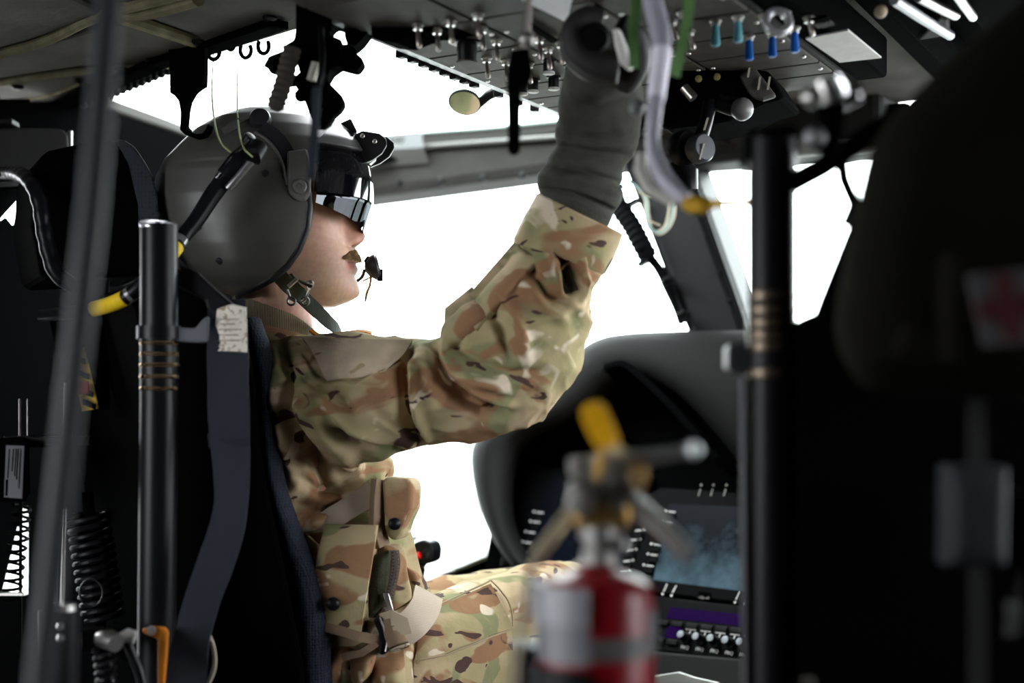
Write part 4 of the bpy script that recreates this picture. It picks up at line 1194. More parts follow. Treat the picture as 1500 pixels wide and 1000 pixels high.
# headrest with woven mesh side
hp = [(52, 236), (72, 219), (120, 208), (165, 204), (182, 207), (196, 216), (212, 240), (224, 262), (230, 290), (231, 330), (229, 402), (60, 410), (46, 330)]
HRV = -Vector((.45, -.9, 0)).normalized()
MB().prism([P(x, y, 2.0) for x, y in hp], HRV * .2).build('headrest', BLACK, seat, smooth=0, bevel=.014, seg=3)
hm = [(168, 203), (184, 205), (198, 214), (214, 238), (226, 260), (232, 290), (233, 330), (231, 400), (205, 402), (202, 300), (188, 240)]
MB().prism([P(x, y, 1.998) for x, y in hm], HRV * .205).build('headrest_mesh', mesh_fabric('headrest_fabric', (.02, .022, .028), 190), seat, smooth=0, bevel=.004, label='woven mesh side of the headrest')
MB().tube([P(140, 400, 2.05), P(140, 600, 2.05)], .02, 14).build('headrest_post', BLACK, seat)
# vertical seat guide tube with collars
gx, gd = 233, 1.80
def gpt(y, x=gx): return P(x, y, gd)
tb_r = 28 / FPX * gd
SATIN = mat('satin_black_tube', (.005, .0053, .0065), .34, spec=.14)
MB().tube([P(gx, 330, gd), P(gx, 600, gd), P(gx - 5, 1050, gd)], [tb_r * .98, tb_r, tb_r * .98], 40).build('guide_tube', SATIN, seat)
tc0 = P(gx - 1, 328, gd); tax = Vector((.1, -.26, 1)).normalized()
MB().lathe(tc0 - tax * .004, tax, [(0, tb_r * .98), (.004, tb_r), (.006, tb_r * .95), (.006, tb_r * .45), (.002, tb_r * .4), (.002, 0)], 40).build('tube_cap', mat('bright_cap', (.6, .58, .64), .3, .9), seat)
MB().tube([P(gx, 478, gd), P(gx, 497, gd)], tb_r * 1.16, 40).build('collar', SATIN, seat)
for y in (503, 519, 535, 552, 569):
    MB().tube([P(gx, y - 3, gd), P(gx, y, gd), P(gx, y + 3, gd)], [tb_r * 1.01, tb_r * 1.05, tb_r * 1.01], 40).build('ring', mat('bronze_ring', (.35, .24, .14), .25, .9), seat)
q = [(256, 478), (285, 480), (296, 468), (304, 462), (306, 500), (290, 502), (256, 500)]
MB().prism([P(x, y, 1.79) for x, y in q], (0, .03, 0)).build('tube_bracket', mat('grey_bracket', (.10, .105, .125), .4, spec=.4), seat, smooth=0, bevel=.003)
MB().prism([P(x, y, 1.815) for x, y in [(262, 385), (292, 400), (318, 425), (345, 448), (330, 470), (306, 462), (300, 440), (262, 420)]], (0, .03, 0)).build('shoulder_guide', BLACKG, seat, smooth=0, bevel=.004)
# shoulder harness strap with its aged white label
sp = [(332, 440, 1.83), (334, 500, 1.80), (334, 560, 1.795), (336, 620, 1.79), (339, 680, 1.785), (339, 730, 1.78), (332, 775, 1.775), (316, 825, 1.77), (296, 880, 1.765), (280, 940, 1.76), (270, 1020, 1.76)]
hw = [27, 30, 30.5, 30, 27, 25, 26, 27, 26, 27, 31]
sc_ = catmull([list(P(x, y, dd)) + [h_ * dd / FPX, 0] for (x, y, dd), h_ in zip(sp, hw)], 60)
nr = [Vector((.12 + .25 * math.sin(k * .35), -1, .1 * math.sin(k * .5))) for k in range(60)]
st = MB().ribbon([V3(p) for p in sc_[:, :3]], list(sc_[:, 3]), nr, .004).build('shoulder_strap', STRAPM, seat, smooth=30, label='slate blue webbing shoulder strap')
MB().ribbon([P(334, 632, 1.786), P(335, 642, 1.784), P(336, 654, 1.788)], .0255, Vector((.1, -1, .1)), .004).build('strap_stitching', mat('dark_slate', (.014, .018, .026), .9), st, smooth=30)
lm = bpy.data.materials.new('aged_label'); lm.use_nodes = True
nt = lm.node_tree; b = nt.nodes['Principled BSDF']; b.inputs['Roughness'].default_value = .8
tc = nt.nodes.new('ShaderNodeTexCoord'); nz = nt.nodes.new('ShaderNodeTexNoise'); nz.inputs['Scale'].default_value = 90; nz.inputs['Detail'].default_value = 6; nz.inputs['Distortion'].default_value = 1.5
nt.links.new(tc.outputs['Object'], nz.inputs['Vector'])
rp = nt.nodes.new('ShaderNodeValToRGB'); rp.color_ramp.elements[0].position = .36; rp.color_ramp.elements[0].color = (.3, .24, .17, 1); rp.color_ramp.elements[1].position = .46; rp.color_ramp.elements[1].color = (.66, .62, .55, 1)
nt.links.new(nz.outputs['Fac'], rp.inputs['Fac']); nt.links.new(rp.outputs['Color'], b.inputs['Base Color'])
lq = [P(318, 452, 1.806), P(340, 445, 1.80), P(361, 450, 1.806), P(362, 516, 1.795), P(336, 514, 1.789), P(311, 514, 1.795)]
MB().prism(lq, (0, .002, 0)).build('strap_label', lm, st, smooth=0, label='aged white label')
INK = mat('faded_ink', (.25, .2, .15), .8)
for y, a, b_ in ((467, 322, 350), (474, 322, 344), (482, 320, 354), (490, 322, 350), (498, 320, 352), (506, 320, 346)):
    MB().box((P(a, y, 1.7925) + P(b_, y + 1, 1.7925)) / 2, (b_ - a) / 2 * 1.8 / FPX, .0004, .0006).build('label_line', INK, st, smooth=0)

# ================================================================== THINGS BEHIND AND BESIDE THE SEAT (left edge)
fs_ = thing('side_panel_cushion', 'dark grey padded panel at the left edge behind the headrest', 'cushion', (P(40, 620, 2.35).x, 2.35, P(40, 260, 2.35).z))
MB().prism([P(x, y, 2.35) for x, y in [(-30, 187), (60, 187), (92, 188), (101, 196), (102, 222), (98, 262), (-30, 268)]], (-.03, .06, 0)).build('pad', mat('grey_pad', (.05, .05, .05), .75, spec=.15), fs_, smooth=0, bevel=.008, seg=3)
MB().box(P(4, 181, 2.36), .022, .02, .006).build('pad_hinge', BLACKG, fs_, bevel=.003)
MB().tube([P(103, 192, 2.36), P(103, 240, 2.36)], .004, 8).build('pad_edge', STEEL, fs_)
MB().box(P(30, 255, 2.46), .05, .03, .02).build('pad_bracket', BLACK, fs_)
hs = catmull([list(P(x, y, dd)) + [0, 0] for x, y, dd in [(-20, 260, 2.1), (10, 254, 2.08), (34, 258, 2.0), (50, 275, 1.96), (59, 300, 1.95), (64, 335, 1.95), (72, 372, 1.95), (84, 402, 1.95), (110, 420, 1.96)]], 60)[:, :3]
hs_ = MB().tube(hs, [.011 * (1 + .06 * math.sin(k * 1.6)) for k in range(60)], 14).build('ribbed_hose', SATIN, label='black ribbed hose curving down at the left edge')
tag(hs_, 'black ribbed hose curving down at the left edge', 'hose')
# rods, damper and spring low on the left
dm = thing('seat_damper', 'thin steel twin rod over a black damper cylinder low at the left', 'damper', (P(86, 620, 1.6).x, 1.6, .2))
for x in (88, 96):
    MB().tube([P(x + 2, 745, 1.6), P(x - 4, 885, 1.6)], .0022, 10).build('rod', STEEL, dm)
MB().lathe(P(89, 890, 1.6), Z, [(-.004, .006), (-.004, .018), (.004, .018), (.004, .006)], 20).build('flange', STEEL, dm)
MB().tube([P(86, 893, 1.6), P(84, 1100, 1.6)], .024, 20).build('cylinder', SATIN, dm)
for y in (917, 934): MB().lathe(P(90, y, 1.576), -Y, [(0, .004), (.004, .004), (.005, 0)], 10).build('bolt', STEEL, dm)
gr_ = thing('guide_rods', 'pair of thin steel rods with a red tag left of the seat tube', 'rod', (P(100, 620, 1.9).x, 1.9, .85))
for x, y0, y1 in ((95, 560, 642), (107, 510, 642)):
    MB().tube([P(x, y0, 1.9), P(x - 2, y1, 1.9)], .0022, 8).build('rod', STEEL, gr_)
for x in (29, 41):
    MB().tube([P(x, 584, 1.92), P(x, 638, 1.92)], .0016, 8).build('rod', STEEL, gr_)
MB().box(P(70, 645, 1.92), .055, .015, .006).build('rod_bracket', BLACKG, gr_, bevel=.002)
MB().box(P(70, 645, 2.04), .02, .12, .008).build('rod_bracket', BLACK, gr_)
MB().prism([P(x, y, 1.895) for x, y in [(103, 559), (129, 558), (130, 577), (104, 578)]], (0, .006, 0)).build('red_tag', mat('red_tag', (.2, .012, .01), .6), gr_, smooth=0, bevel=.001, label='red tag')
yt = MB().ribbon([P(113, 512, 1.92), P(120, 540, 1.915), P(126, 570, 1.915), P(133, 600, 1.92)], .011, Vector((0, -1, 0)), .003).build('warning_strip', mat('yellow_strip', (.42, .27, .02), .6), gr_, smooth=30, label='black and yellow warning strip')
for y in (526, 548, 574, 592):
    x = 113 + (y - 512) * .22
    MB().prism([P(x - 9, y - 8, 1.909), P(x + 9, y + 0, 1.909), P(x + 9, y + 8, 1.909), P(x - 9, y, 1.909)], (0, .003, 0)).build('black_stripe', BLACK, gr_, smooth=0)
# placard low on the left
pl = thing('placard', 'small pale printed placard on the dark box at the left edge', 'placard', P(20, 730, 1.86))
MB().prism([P(9, 652, 1.86), P(35, 653, 1.86), P(32, 730, 1.86), P(6, 728, 1.86)], (0, .002, 0)).build('plate', mat('pale_placard', (.11, .11, .125), .7), pl, smooth=0)
for x, y0, y1 in ((13, 657, 700), (19, 657, 690), (23, 657, 697), (26, 657, 702), (30, 657, 715)):
    MB().prism([P(x, y0, 1.8595), P(x + 1.6, y0, 1.8595), P(x + .8 - (y1 - y0) * .04, y1, 1.8595), P(x - .8 - (y1 - y0) * .04, y1, 1.8595)], (0, .0008, 0)).build('printed_line', BLACK, pl, smooth=0)
MB().prism([P(8.5, 702, 1.8595), P(12, 702, 1.8595), P(11, 726, 1.8595), P(7.5, 726, 1.8595)], (0, .0008, 0)).build('printed_bar', BLACK, pl, smooth=0)
bx = MB().prism([P(-60, 645, 1.862), P(38, 640, 1.862), P(40, 735, 1.862), P(-60, 735, 1.862)], (-.05, .16, 0)).build('equipment_box', BLACK, smooth=0, bevel=.006)
tag(bx, 'black equipment box at the left edge behind the grey pole', 'box')
# coil springs
def helix(c0, c1, R, turns, r, n=14):
    c0, c1 = Vector(c0), Vector(c1); ax = (c1 - c0).normalized(); u = ax.orthogonal().normalized(); w = ax.cross(u)
    N = int(turns * n)
    return [c0.lerp(c1, k / N) + (u * math.cos(2 * math.pi * k / n) + w * math.sin(2 * math.pi * k / n)) * R for k in range(N + 1)]
cs1 = thing('coil_spring', 'black coil spring on a rod before the bright slit at the left edge', 'spring', (P(22, 620, 2.25).x, 2.25, .6))
MB().tube(helix(P(32, 738, 2.25), P(17, 878, 2.25), .0135, 10, .003), .0026, 8).build('coil', RUBBER, cs1)
MB().tube([P(31, 700, 2.25), P(29, 1000, 2.25)], .003, 10).build('rod', RUBBER, cs1)
MB().box(P(16, 869, 2.24), .024, .012, .003).build('spring_seat', STEEL, cs1, bevel=.001)
cs2 = thing('coil_spring', 'large dull black coil spring beside the seat tube low on the left', 'spring', (P(140, 620, 1.95).x, 1.95, .5))
MB().tube(helix(P(128, 750, 1.95), P(152, 905, 1.95), .026, 13, .004), .0045, 8).build('coil', BLACKG, cs2)
MB().tube([P(128, 720, 1.95), P(156, 1010, 1.95)], .008, 12).build('rod', BLACK, cs2)
rg = [P(134 + 17 * math.cos(a), 868 + 20 * math.sin(a), 1.9) for a in np.linspace(0, 2 * math.pi, 24)]
MB().tube(rg, .0016, 6).build('wire_ring', BLACKG, cs2)
ft = thing('hose_fitting', 'silver hose fittings with a black spring hose at the bottom left', 'fitting', (P(175, 620, 1.7).x, 1.7, .45))
MB().tube([P(148, 936, 1.7), P(160, 936, 1.69), P(170, 942, 1.68)], [.010, .0125, .011], 16).build('connector', STEEL, ft)
MB().tube([P(176, 934, 1.7), P(188, 931, 1.7), P(198, 933, 1.7)], [.006, .0095, .008], 16).build('connector', mat('dull_white_metal', (.5, .5, .48), .45, .6), ft)
MB().tube(catmull([list(P(x, y, 1.7)) + [0, 0] for x, y in [(186, 938), (194, 960), (204, 985), (214, 1030)]], 16)[:, :3], .006, 12).build('hose', SATIN, ft)
MB().tube(helix(P(152, 950, 1.7), P(160, 1040, 1.7), .010, 8, .003), .0035, 8).build('spring_hose', BLACKG, ft)
MB().box(P(135, 935, 1.72), .03, .02, .012).build('manifold', BLACK, ft, bevel=.003)
og = thing('orange_handle', 'orange pull handle at the foot of the seat tube', 'handle', P(226, 1000, 1.74))
MB().prism([P(x, y, 1.74) for x, y in [(207, 921), (222, 918), (240, 919), (245, 926), (243, 960), (238, 1020), (230, 1020), (231, 936), (210, 928)]], (0, .012, 0)).build('grip', mat('orange_plastic', (.5, .16, .008), .45), og, smooth=0, bevel=.002)
MB().lathe(P(222, 923, 1.738), -Y, [(0, .006), (.003, .006), (.003, 0)], 12).build('rivet', STEEL, og)
cb = MB().tube(catmull([list(P(x, y, 1.78)) + [0, 0] for x, y in [(303, 925), (311, 942), (315, 965), (312, 985), (300, 1012)]], 18)[:, :3], .0028, 8).build('beige_cable', mat('beige_cable', (.3, .26, .2), .6))
tag(cb, 'thin beige cable hanging beside the shoulder strap', 'cable')

# helmet cable with yellow tape bands
hc_ = thing('intercom_cable', 'thick black intercom cable with two yellow tape bands behind the helmet', 'cable', (P(300, 620, 1.94).x, 1.94, P(300, 460, 1.94).z))
pth = catmull([list(P(x, y, dd)) + [rr, 0] for x, y, dd, rr in [(352, 240, 1.93, .0155), (330, 262, 1.925, .0125), (310, 288, 1.92, .012), (288, 322, 1.91, .011), (264, 352, 1.895, .0105), (240, 384, 1.865, .0105), (212, 414, 1.855, .0105), (180, 438, 1.86, .0095), (140, 452, 1.89, .009), (100, 458, 1.9, .0085), (60, 462, 1.93, .008)]], 80)
MB().tube(pth[:, :3], pth[:, 3], 18).build('cable', SATIN, hc_)
YEL = mat('yellow_tape', (.72, .5, .012), .5, spec=.3, var=.12, vscale=60)
def band(a, b_, k, nm, m):
    seg = [i for i in range(80) if a <= (pth[i, 0] / pth[i, 1] * FPX + 750) <= b_]
    MB().tube(pth[seg, :3], pth[seg, 3] * k, 18).build(nm, m, hc_, label=None if m is not YEL else 'yellow tape band')
band(229, 258, 1.1, 'tape_band', YEL); band(134, 184, 1.12, 'tape_band', YEL)
CLEAR = mat('clear_sleeve', (.12, .12, .12), .2, spec=.6)
band(259, 268, 1.12, 'sleeve', CLEAR); band(219, 228, 1.12, 'sleeve', CLEAR); band(186, 194, 1.14, 'sleeve', CLEAR)
# connector body clipped to the helmet
MB().tube([P(372, 213, 1.925), P(352, 236, 1.922), P(331, 260, 1.922)], [.012, .0165, .015], 20).build('connector', SATIN, hc_)
MB().tube([P(366, 206, 1.915), P(340, 234, 1.912), P(318, 262, 1.915)], .0045, 10).build('connector_bar', mat('bar_metal', (.5, .5, .52), .25, 1.0), hc_)
MB().tube([P(372, 232, 1.912), P(352, 256, 1.91), P(334, 276, 1.915)], .0055, 10).build('connector_bar', mat('grey_bar', (.3, .3, .31), .3, .8), hc_)
MB().lathe(P(366, 201, 1.925), Vector((.5, -.4, .6)), [(-.012, .0075), (.0, .0085), (.003, .007), (.004, 0)], 16).build('connector_end', BLACKG, hc_)
MB().tube([P(362, 222, 1.905), P(372, 226, 1.905), P(380, 214, 1.915)], [.012, .015, .012], 18).build('connector_head', BLACKG, hc_)
# two thin green cords looping over the helmet
for pts, lab in (([(313, 77), (311, 120), (312, 160), (318, 195), (328, 215), (338, 223)], 'thin pale green cord hanging to the cable connector, left one'), ([(347, 79), (348, 130), (348, 165), (352, 200), (360, 222), (370, 230)], 'thin pale green cord hanging to the cable connector, right one')):
    gcd = MB().tube(catmull([list(P(x, y, 2.3 - .41 * min(1, (y - 77) / 140))) + [0, 0] for x, y in pts], 30)[:, :3], .0014, 6).build('lanyard', mat('pale_green_cord', (.28, .33, .14), .6))
    tag(gcd, lab, 'cord')

# ================================================================== OVERHEAD CONSOLE
fl_, bl_ = on_z(832, 170, CONS), on_z(566, 60, CONS)
cb_ = (bl_ - fl_); cb_.normalize()                       # backwards along the console
cr_ = Vector((-cb_.y, cb_.x, 0))
if cr_.x < 0: cr_ = -cr_
CW, CL = .47, 1.25
def cpt(u, v, h=0.0): return fl_ + cr_ * u + cb_ * v - Z * h
con = thing('overhead_console', 'grey overhead switch console above the windscreen', 'console', cpt(.23, .5))
MB().prism([cpt(0, 0), cpt(CW, 0), cpt(CW, CL), cpt(0, CL)], (0, 0, ROOF - CONS)).build('housing', DARK, con, smooth=0, bevel=.006)
cols = [(.006, .152), (.158, .312), (.318, .464)]
rows = [.004, .085, .15, .235, .33, .43, .56, .7, .85]
pn = 0
for (u0, u1) in cols:
    for v0, v1 in zip(rows[:-1], rows[1:]):
        MB().prism([cpt(u0, v0 + .002, 0), cpt(u1, v0 + .002, 0), cpt(u1, v1 - .002, 0), cpt(u0, v1 - .002, 0)], (0, 0, -.004)).build('panel', PANELM, con, smooth=0, bevel=.0012)
sc0 = None
for (u0, u1) in cols:
    for v0, v1 in zip(rows[:6], rows[1:7]):
        for u in (u0 + .008, u1 - .008):
            c = cpt(u, (v0 + v1) / 2, .004)
            if sc0 is None:
                sc0 = MB().lathe(c, -Z, [(0, .0035), (.0012, .0032), (.0018, .002), (.0018, 0)], 10).build('panel_screw', STEEL, con, loc=c)
            else: dup(sc0, c, con)
def onc(px, py, h=.004): return on_z(px, py, CONS - h)
# edge light strip with its row of clips
MB().prism([cpt(-.016, 0), cpt(0, 0), cpt(0, .62), cpt(-.016, .62)], (0, 0, .012)).build('edge_rail', mat('rail_metal', (.045, .044, .046), .35, .6), con, smooth=0, bevel=.002)
MB().prism([cpt(-.032, 0, -.03), cpt(-.018, 0, -.03), cpt(-.018, .62, -.03), cpt(-.032, .62, -.03)], (0, 0, .012)).build('edge_rail', GREYP, con, smooth=0, bevel=.002)
clip = None
for v in [.45 - .0275 * k for k in range(8)] + [.185, .125, .07]:
    c = cpt(-.024, v, -.012)
    if clip is None:
        clip = MB().box(c, .006, .007, .016, (cr_, cb_, Z)).box(c + Z * .014, .009, .009, .004, (cr_, cb_, Z)).build('clip', BLACKG, con, smooth=0, bevel=.0015, loc=c)
    else: dup(clip, c, con)
# knobs
def lath_c(px, py, prof, m, nm, seg=20, lab=None, h=.004):
    c = onc(px, py, h)
    return MB().lathe(c, -Z, prof, seg).build(nm, m, con, loc=c, label=lab)
lath_c(684, 60, [(0, .019), (.004, .019), (.005, .0135), (.026, .0125), (.028, .011), (.028, 0)], BLACKG, 'rotary_knob')
lath_c(684, 60, [(.0265, .0138), (.029, .0132), (.029, .009)], PANELM, 'knob_rim')
lath_c(684, 60, [(.0, .024), (.0015, .024), (.0015, 0)], STEEL, 'knob_base')
def toggle(px, py, L=.022, r=.0032, tip=STEEL, lab=None, tilt=(0, 0)):
    c = onc(px, py)
    MB().lathe(c, -Z, [(0, .0075), (.002, .0075), (.003, .0058), (.007, .0055), (.007, 0)], 14).build('toggle_base', STEEL, con, loc=c)
    ax = Vector((tilt[0], tilt[1], -1)).normalized()
    MB().lathe(c - Z * .006, ax, [(0, r * .75), (L * .6, r), (L, r * 1.15), (L + .002, r * .7), (L + .002, 0)], 12).build('toggle', tip, con, loc=c - Z * .006, label=lab)
BRZ = mat('toggle_metal', (.42, .38, .34), .3, .9)
for x, y in [(727, 58), (713, 84), (741, 88), (803, 70), (822, 62), (758, 70), (775, 92), (790, 55), (752, 106), (706, 40), (660, 30), (640, 42), (612, 36), (700, 20)]:
    toggle(x, y, tip=BRZ, tilt=(.1, -.15))
for x, y in [(781, 116), (811, 112), (804, 88), (836, 96), (765, 120)]:
    lath_c(x, y, [(0, .0105), (.002, .0105), (.003, .0078), (.017, .0078), (.019, .0068), (.0192, 0)], BLACKG, 'push_knob', 16)
    lath_c(x, y, [(.0165, .0083), (.0188, .0083), (.0195, .007), (.0195, 0)], mat('pale_cap', (.45, .44, .42), .5), 'knob_cap', 16)
TEAL, BLUE = mat('teal_plastic', (.10, .32, .38), .4), mat('blue_plastic', (.006, .10, .42), .4)
for x, y, m_, l_ in [(1048, 30, TEAL, 'teal toggle sleeve'), (1081, 24, TEAL, 'teal toggle sleeve'), (1097, 52, BLUE, 'blue toggle sleeve'), (1131, 47, BLUE, 'blue toggle sleeve'), (1164, 40, BLUE, 'blue toggle sleeve')]:
    toggle(x, y, L=.024, r=.0052, tip=m_, lab=l_)
for x, y in [(1010, 45), (985, 30), (1120, 22), (1150, 18), (1000, 18), (1185, 25)]:
    toggle(x, y, L=.016, tip=BRZ, tilt=(.3, 0))
# white data card and its holder on the console
q = [onc(1180, 57, .006), onc(1242, 45, .006), onc(1291, 85, .006), onc(1230, 92, .006)]
dc = MB().prism(q, (0, 0, .002)).build('data_card', mat('pale_card', (.62, .62, .6), .7, var=.08, vscale=50), con, smooth=0, label='blank white data card')
q = [onc(1186, 32, .006), onc(1208, 28, .006), onc(1222, 38, .006), onc(1198, 42, .006)]
MB().prism(q, (0, 0, .004)).build('data_plate', GREYP, con, smooth=0)
MB().prism([onc(1184, 26, .006), onc(1212, 21, .006), onc(1216, 27, .006), onc(1188, 32, .006)], (0, 0, -.004)).build('label_bar', BLACK, con, smooth=0)
# white card near the grip
q = [onc(764, 0, .007), onc(790, -12, .007), onc(840, -6, .007), onc(830, 33, .007)]
MB().prism(q, (0, 0, .002)).build('data_card', mat('white_card', (.8, .78, .84), .5), con, smooth=0, label='white card beside the grip')
MB().prism([onc(772, 36, .007), onc(780, 33, .007), onc(816, 57, .007), onc(808, 60, .007)], (0, 0, -.003)).build('label_bar', BLACK, con, smooth=0)
# ring with dark centre between the toggles
c = onc(1139, 12, .01)
MB().tube([c + Vector((.014 * math.cos(a), .004 * math.sin(a), .014 * math.sin(a) - .016)) for a in np.linspace(0, 2 * math.pi, 20)], .005, 10).build('ring_guard', mat('pale_ring', (.4, .4, .42), .3, .5), con)
# right hand side rails of the console and roof
for (x0, y0, x1, y1, z_, r, m_) in [(1310, 0, 1392, 52, 1.415, .0065, mat('rail_bright', (.3, .3, .32), .4, .8)), (1346, -5, 1400, 22, 1.43, .007, STEEL), (1400, -10, 1425, 25, 1.43, .006, STEEL)]:
    tt = MB().tube([on_z(x0, y0, z_), on_z((x0 + x1) / 2, (y0 + y1) / 2 + 1, z_), on_z(x1, y1, z_)], r, 12).build('roof_rail', m_)
    tag(tt, {1310: 'long bright metal rail under the roof at the upper right', 1346: 'short thin steel rail just right of the long bright rail', 1400: 'short thin steel rail at the top right corner'}[x0], 'rail')
MB().prism([cpt(CW + .004, 0, .0), cpt(CW + .05, 0, .0), cpt(CW + .05, CL, 0), cpt(CW + .004, CL, 0)], (0, 0, .06)).build('side_channel', BLACK, con, smooth=0, bevel=.006)
MB().ball(on_z(1290, 17, 1.40), .008, 10).build('channel_lamp', mat('tan_knob', (.35, .27, .2), .5), con)
bl2 = MB().prism([on_z(x, y, 1.44) for x, y in [(1345, 60), (1392, 52), (1388, 30), (1376, 28)]], (0, 0, .03)).build('roof_bracket', GREYP, smooth=0, bevel=.003)
tag(bl2, 'small grey bracket at the end of the long bright roof rail', 'bracket')

rpq = [cpt(CW + .03, -.42), cpt(CW + 1.1, -.42), cpt(CW + 1.1, CL), cpt(CW + .055, CL)]
rpl = MB().prism([Vector((p.x, p.y, ROOF - .022)) for p in rpq], (0, 0, .02)).build('trim_8', BLACK, smooth=0, bevel=.004); struct(rpl, 'added black panel darkening the roof right of the console')  # plate added to darken the roof where the liner is lit
for u_0, u_1, h_ in ((CW + .09, CW + .13, .03), (CW + .19, CW + .27, .04), (CW + .36, CW + .40, .03)):
    MB().prism([Vector((p.x, p.y, ROOF - .022 - h_)) for p in (cpt(u_0, -.35), cpt(u_1, -.35), cpt(u_1, CL), cpt(u_0, CL))], (0, 0, h_)).build('roof_rib', BLACK, rpl, smooth=0, bevel=.006)
# power levers under the console front
qd = thing('power_quadrant', 'black power lever quadrant with round grey knobs below the console', 'control', P(1040, 200, 2.05))
MB().prism([P(x, y, 2.0) for x, y in [(962, 78), (1040, 62), (1108, 80), (1140, 128), (1150, 142), (1118, 150), (1066, 176), (1040, 180), (975, 188), (958, 180)]], (.05, .12, 0)).build('quadrant_box', BLACK, qd, smooth=0, bevel=.008)
MB().prism([P(x, y, 1.99) for x, y in [(1082, 110), (1104, 96), (1138, 140), (1118, 146), (1100, 142)]], (.01, .05, 0)).build('quadrant_cheek', mat('cheek', (.045, .043, .04), .5), qd, smooth=0, bevel=.004)
for x, y in ((1097, 104), (1112, 122), (1126, 122)):
    MB().box(P(x, y, 1.985), .0012, .002, .009, (X, Y, Vector((.15, 0, 1)).normalized())).build('scale_mark', mat('mark_paint', (.4, .38, .3), .6), qd, smooth=0)
MB().tube([P(1052, 150, 1.97), P(1072, 156, 1.965), P(1084, 160, 1.96)], [.012, .013, .011], 16).build('lever_arm', SATIN, qd)
GKN = mat('grey_knob', (.16, .155, .155), .35, spec=.5)
MB().ball(P(1087, 160, 1.955), .0158, 24).build('lever_knob', GKN, qd, label='round grey lever knob')
MB().tube([P(1040, 150, 1.97), P(1034, 180, 1.955), P(1027, 200, 1.95)], [.010, .009, .010], 14).build('lever_arm', SATIN, qd)
for (x, y, dd, r_, m_, l_) in ((1003, 217, 1.965, 26, SATIN, None), (1025, 218, 1.945, 21, mat('lever_face', (.055, .058, .07), .4, spec=.4), 'grey face of the round lever head')):
    R_ = r_ / FPX * dd
    MB().lathe(P(x, y, dd), Vector((.55, -.8, .05)), [(-.012, R_ * .85), (-.008, R_ * 1.0), (.008, R_ * 1.0), (.012, R_ * .88), (.0125, 0)], 28).build('lever_head', m_, qd, label=l_)
MB().box(P(1028, 222, 1.93), .0012, .002, .011, (X, Y, Vector((.25, 0, 1)).normalized())).build('lever_mark', mat('pale_mark', (.6, .58, .5), .6), qd, smooth=0)
MB().box(P(1034, 182, 1.944), .0014, .002, .009, (X, Y, Vector((.3, 0, 1)).normalized())).build('lever_mark', mat('pale_mark', (.45, .42, .3), .6), qd, smooth=0)
MB().tube([P(1002, 128, 1.99), P(1016, 144, 1.985)], .007, 12).build('cable_end', STEEL, qd)
for x, y in ((1028, 86), (1023, 116), (1050, 113)):
    MB().lathe(P(x, y, 1.998), -Y, [(0, .005), (.003, .005), (.004, 0)], 12).build('bolt', mat('brass_bolt', (.3, .25, .1), .4, .8), qd)
MB().tube([P(990, 238, 1.985), P(1004, 256, 1.98), P(1008, 280, 1.98)], [.016, .019, .014], 18).build('lever_grip', SATIN, qd)

# T-handle the gloved hand holds
th = thing('overhead_grip', 'dark overhead grip bar held in the gloved fist', 'handle', P(872, 44, 1.69))
MB().tube([P(873, 56, z_) for z_ in np.linspace(1.71, 1.595, 30)], [.0165 * (1 + .05 * math.sin(k * 1.6)) * (1 if k < 27 else 1 - (k - 26) * .08) for k in range(30)], 22).build('grip_bar', RUBBER, th)
MB().tube([P(872, 52, 1.70), P(872, 30, 1.70), Vector((P(872, 20, 1.70).x, 1.70, CONS + .002))], .009, 12).build('grip_stem', BLACKG, th)
wt = MB().prism([P(x, y, 1.58) for x, y in [(896, 42), (906, 40), (916, 66), (921, 84), (926, 98), (918, 102), (907, 92), (900, 68)]], (.004, .012, 0)).build('buckle_tab', mat('pale_metal_tab', (.72, .7, .68), .4, .3), smooth=0, bevel=.003)
tag(wt, 'small pale metal tab hanging beside the gloved fist', 'clip')

# round mirror clipped to the console edge
mr = thing('rear_view_mirror', 'small oval mirror on a black arm clipped to the console edge', 'mirror', P(681, 150, 2.2))
mn = Vector((-.02, -1, -.75)).normalized()
mc_ = P(681, 150, 2.2)
u_ = Vector((.93, 0, -.32)); u_ = (u_ - mn * u_.dot(mn)).normalized(); v_ = mn.cross(u_)
def ell(a, k, off): return mc_ + u_ * (.0245 * k * math.cos(a)) + v_ * (.0195 * k * math.sin(a)) + mn * off
an = np.linspace(0, 2 * math.pi, 40, endpoint=False)
MB().rings([[list(ell(a, .9, -.006)) for a in an], [list(ell(a, 1.04, -.004)) for a in an], [list(ell(a, 1.06, .001)) for a in an], [list(ell(a, .98, .0022)) for a in an]], True).build('mirror_frame', mat('mirror_rim', (.05, .07, .065), .4), mr)
MB().prism([ell(a, .96, .0024) for a in an], mn * .0006).build('mirror_glass', mat('mirror_silver', (.42, .41, .42), .03, 1.0), mr, smooth=0)
MB().tube([ell(math.pi * .02, .9, -.006), P(716, 139, 2.19), P(728, 134, 2.18)], [.007, .008, .008], 10).build('mirror_arm', BLACKG, mr)

# hook plate hanging by the roof edge, left of the helmet
hk = [(246, 72), (299, 68), (299, 100), (298, 125), (290, 130), (283, 136), (276, 148), (273, 162), (271, 184), (276, 191), (286, 196), (296, 195), (301, 189), (304, 181), (306, 184), (304, 193), (297, 200), (286, 203), (270, 197), (263, 190), (264, 165), (261, 148), (255, 140), (248, 136), (248, 110)]
ho = MB().prism([P(x, y, 1.98) for x, y in hk], (.004, .012, 0)).build('hook_plate', BLACK, smooth=0, bevel=.002)
tag(ho, 'flat black hook plate hanging from the roof left of the helmet', 'hook')

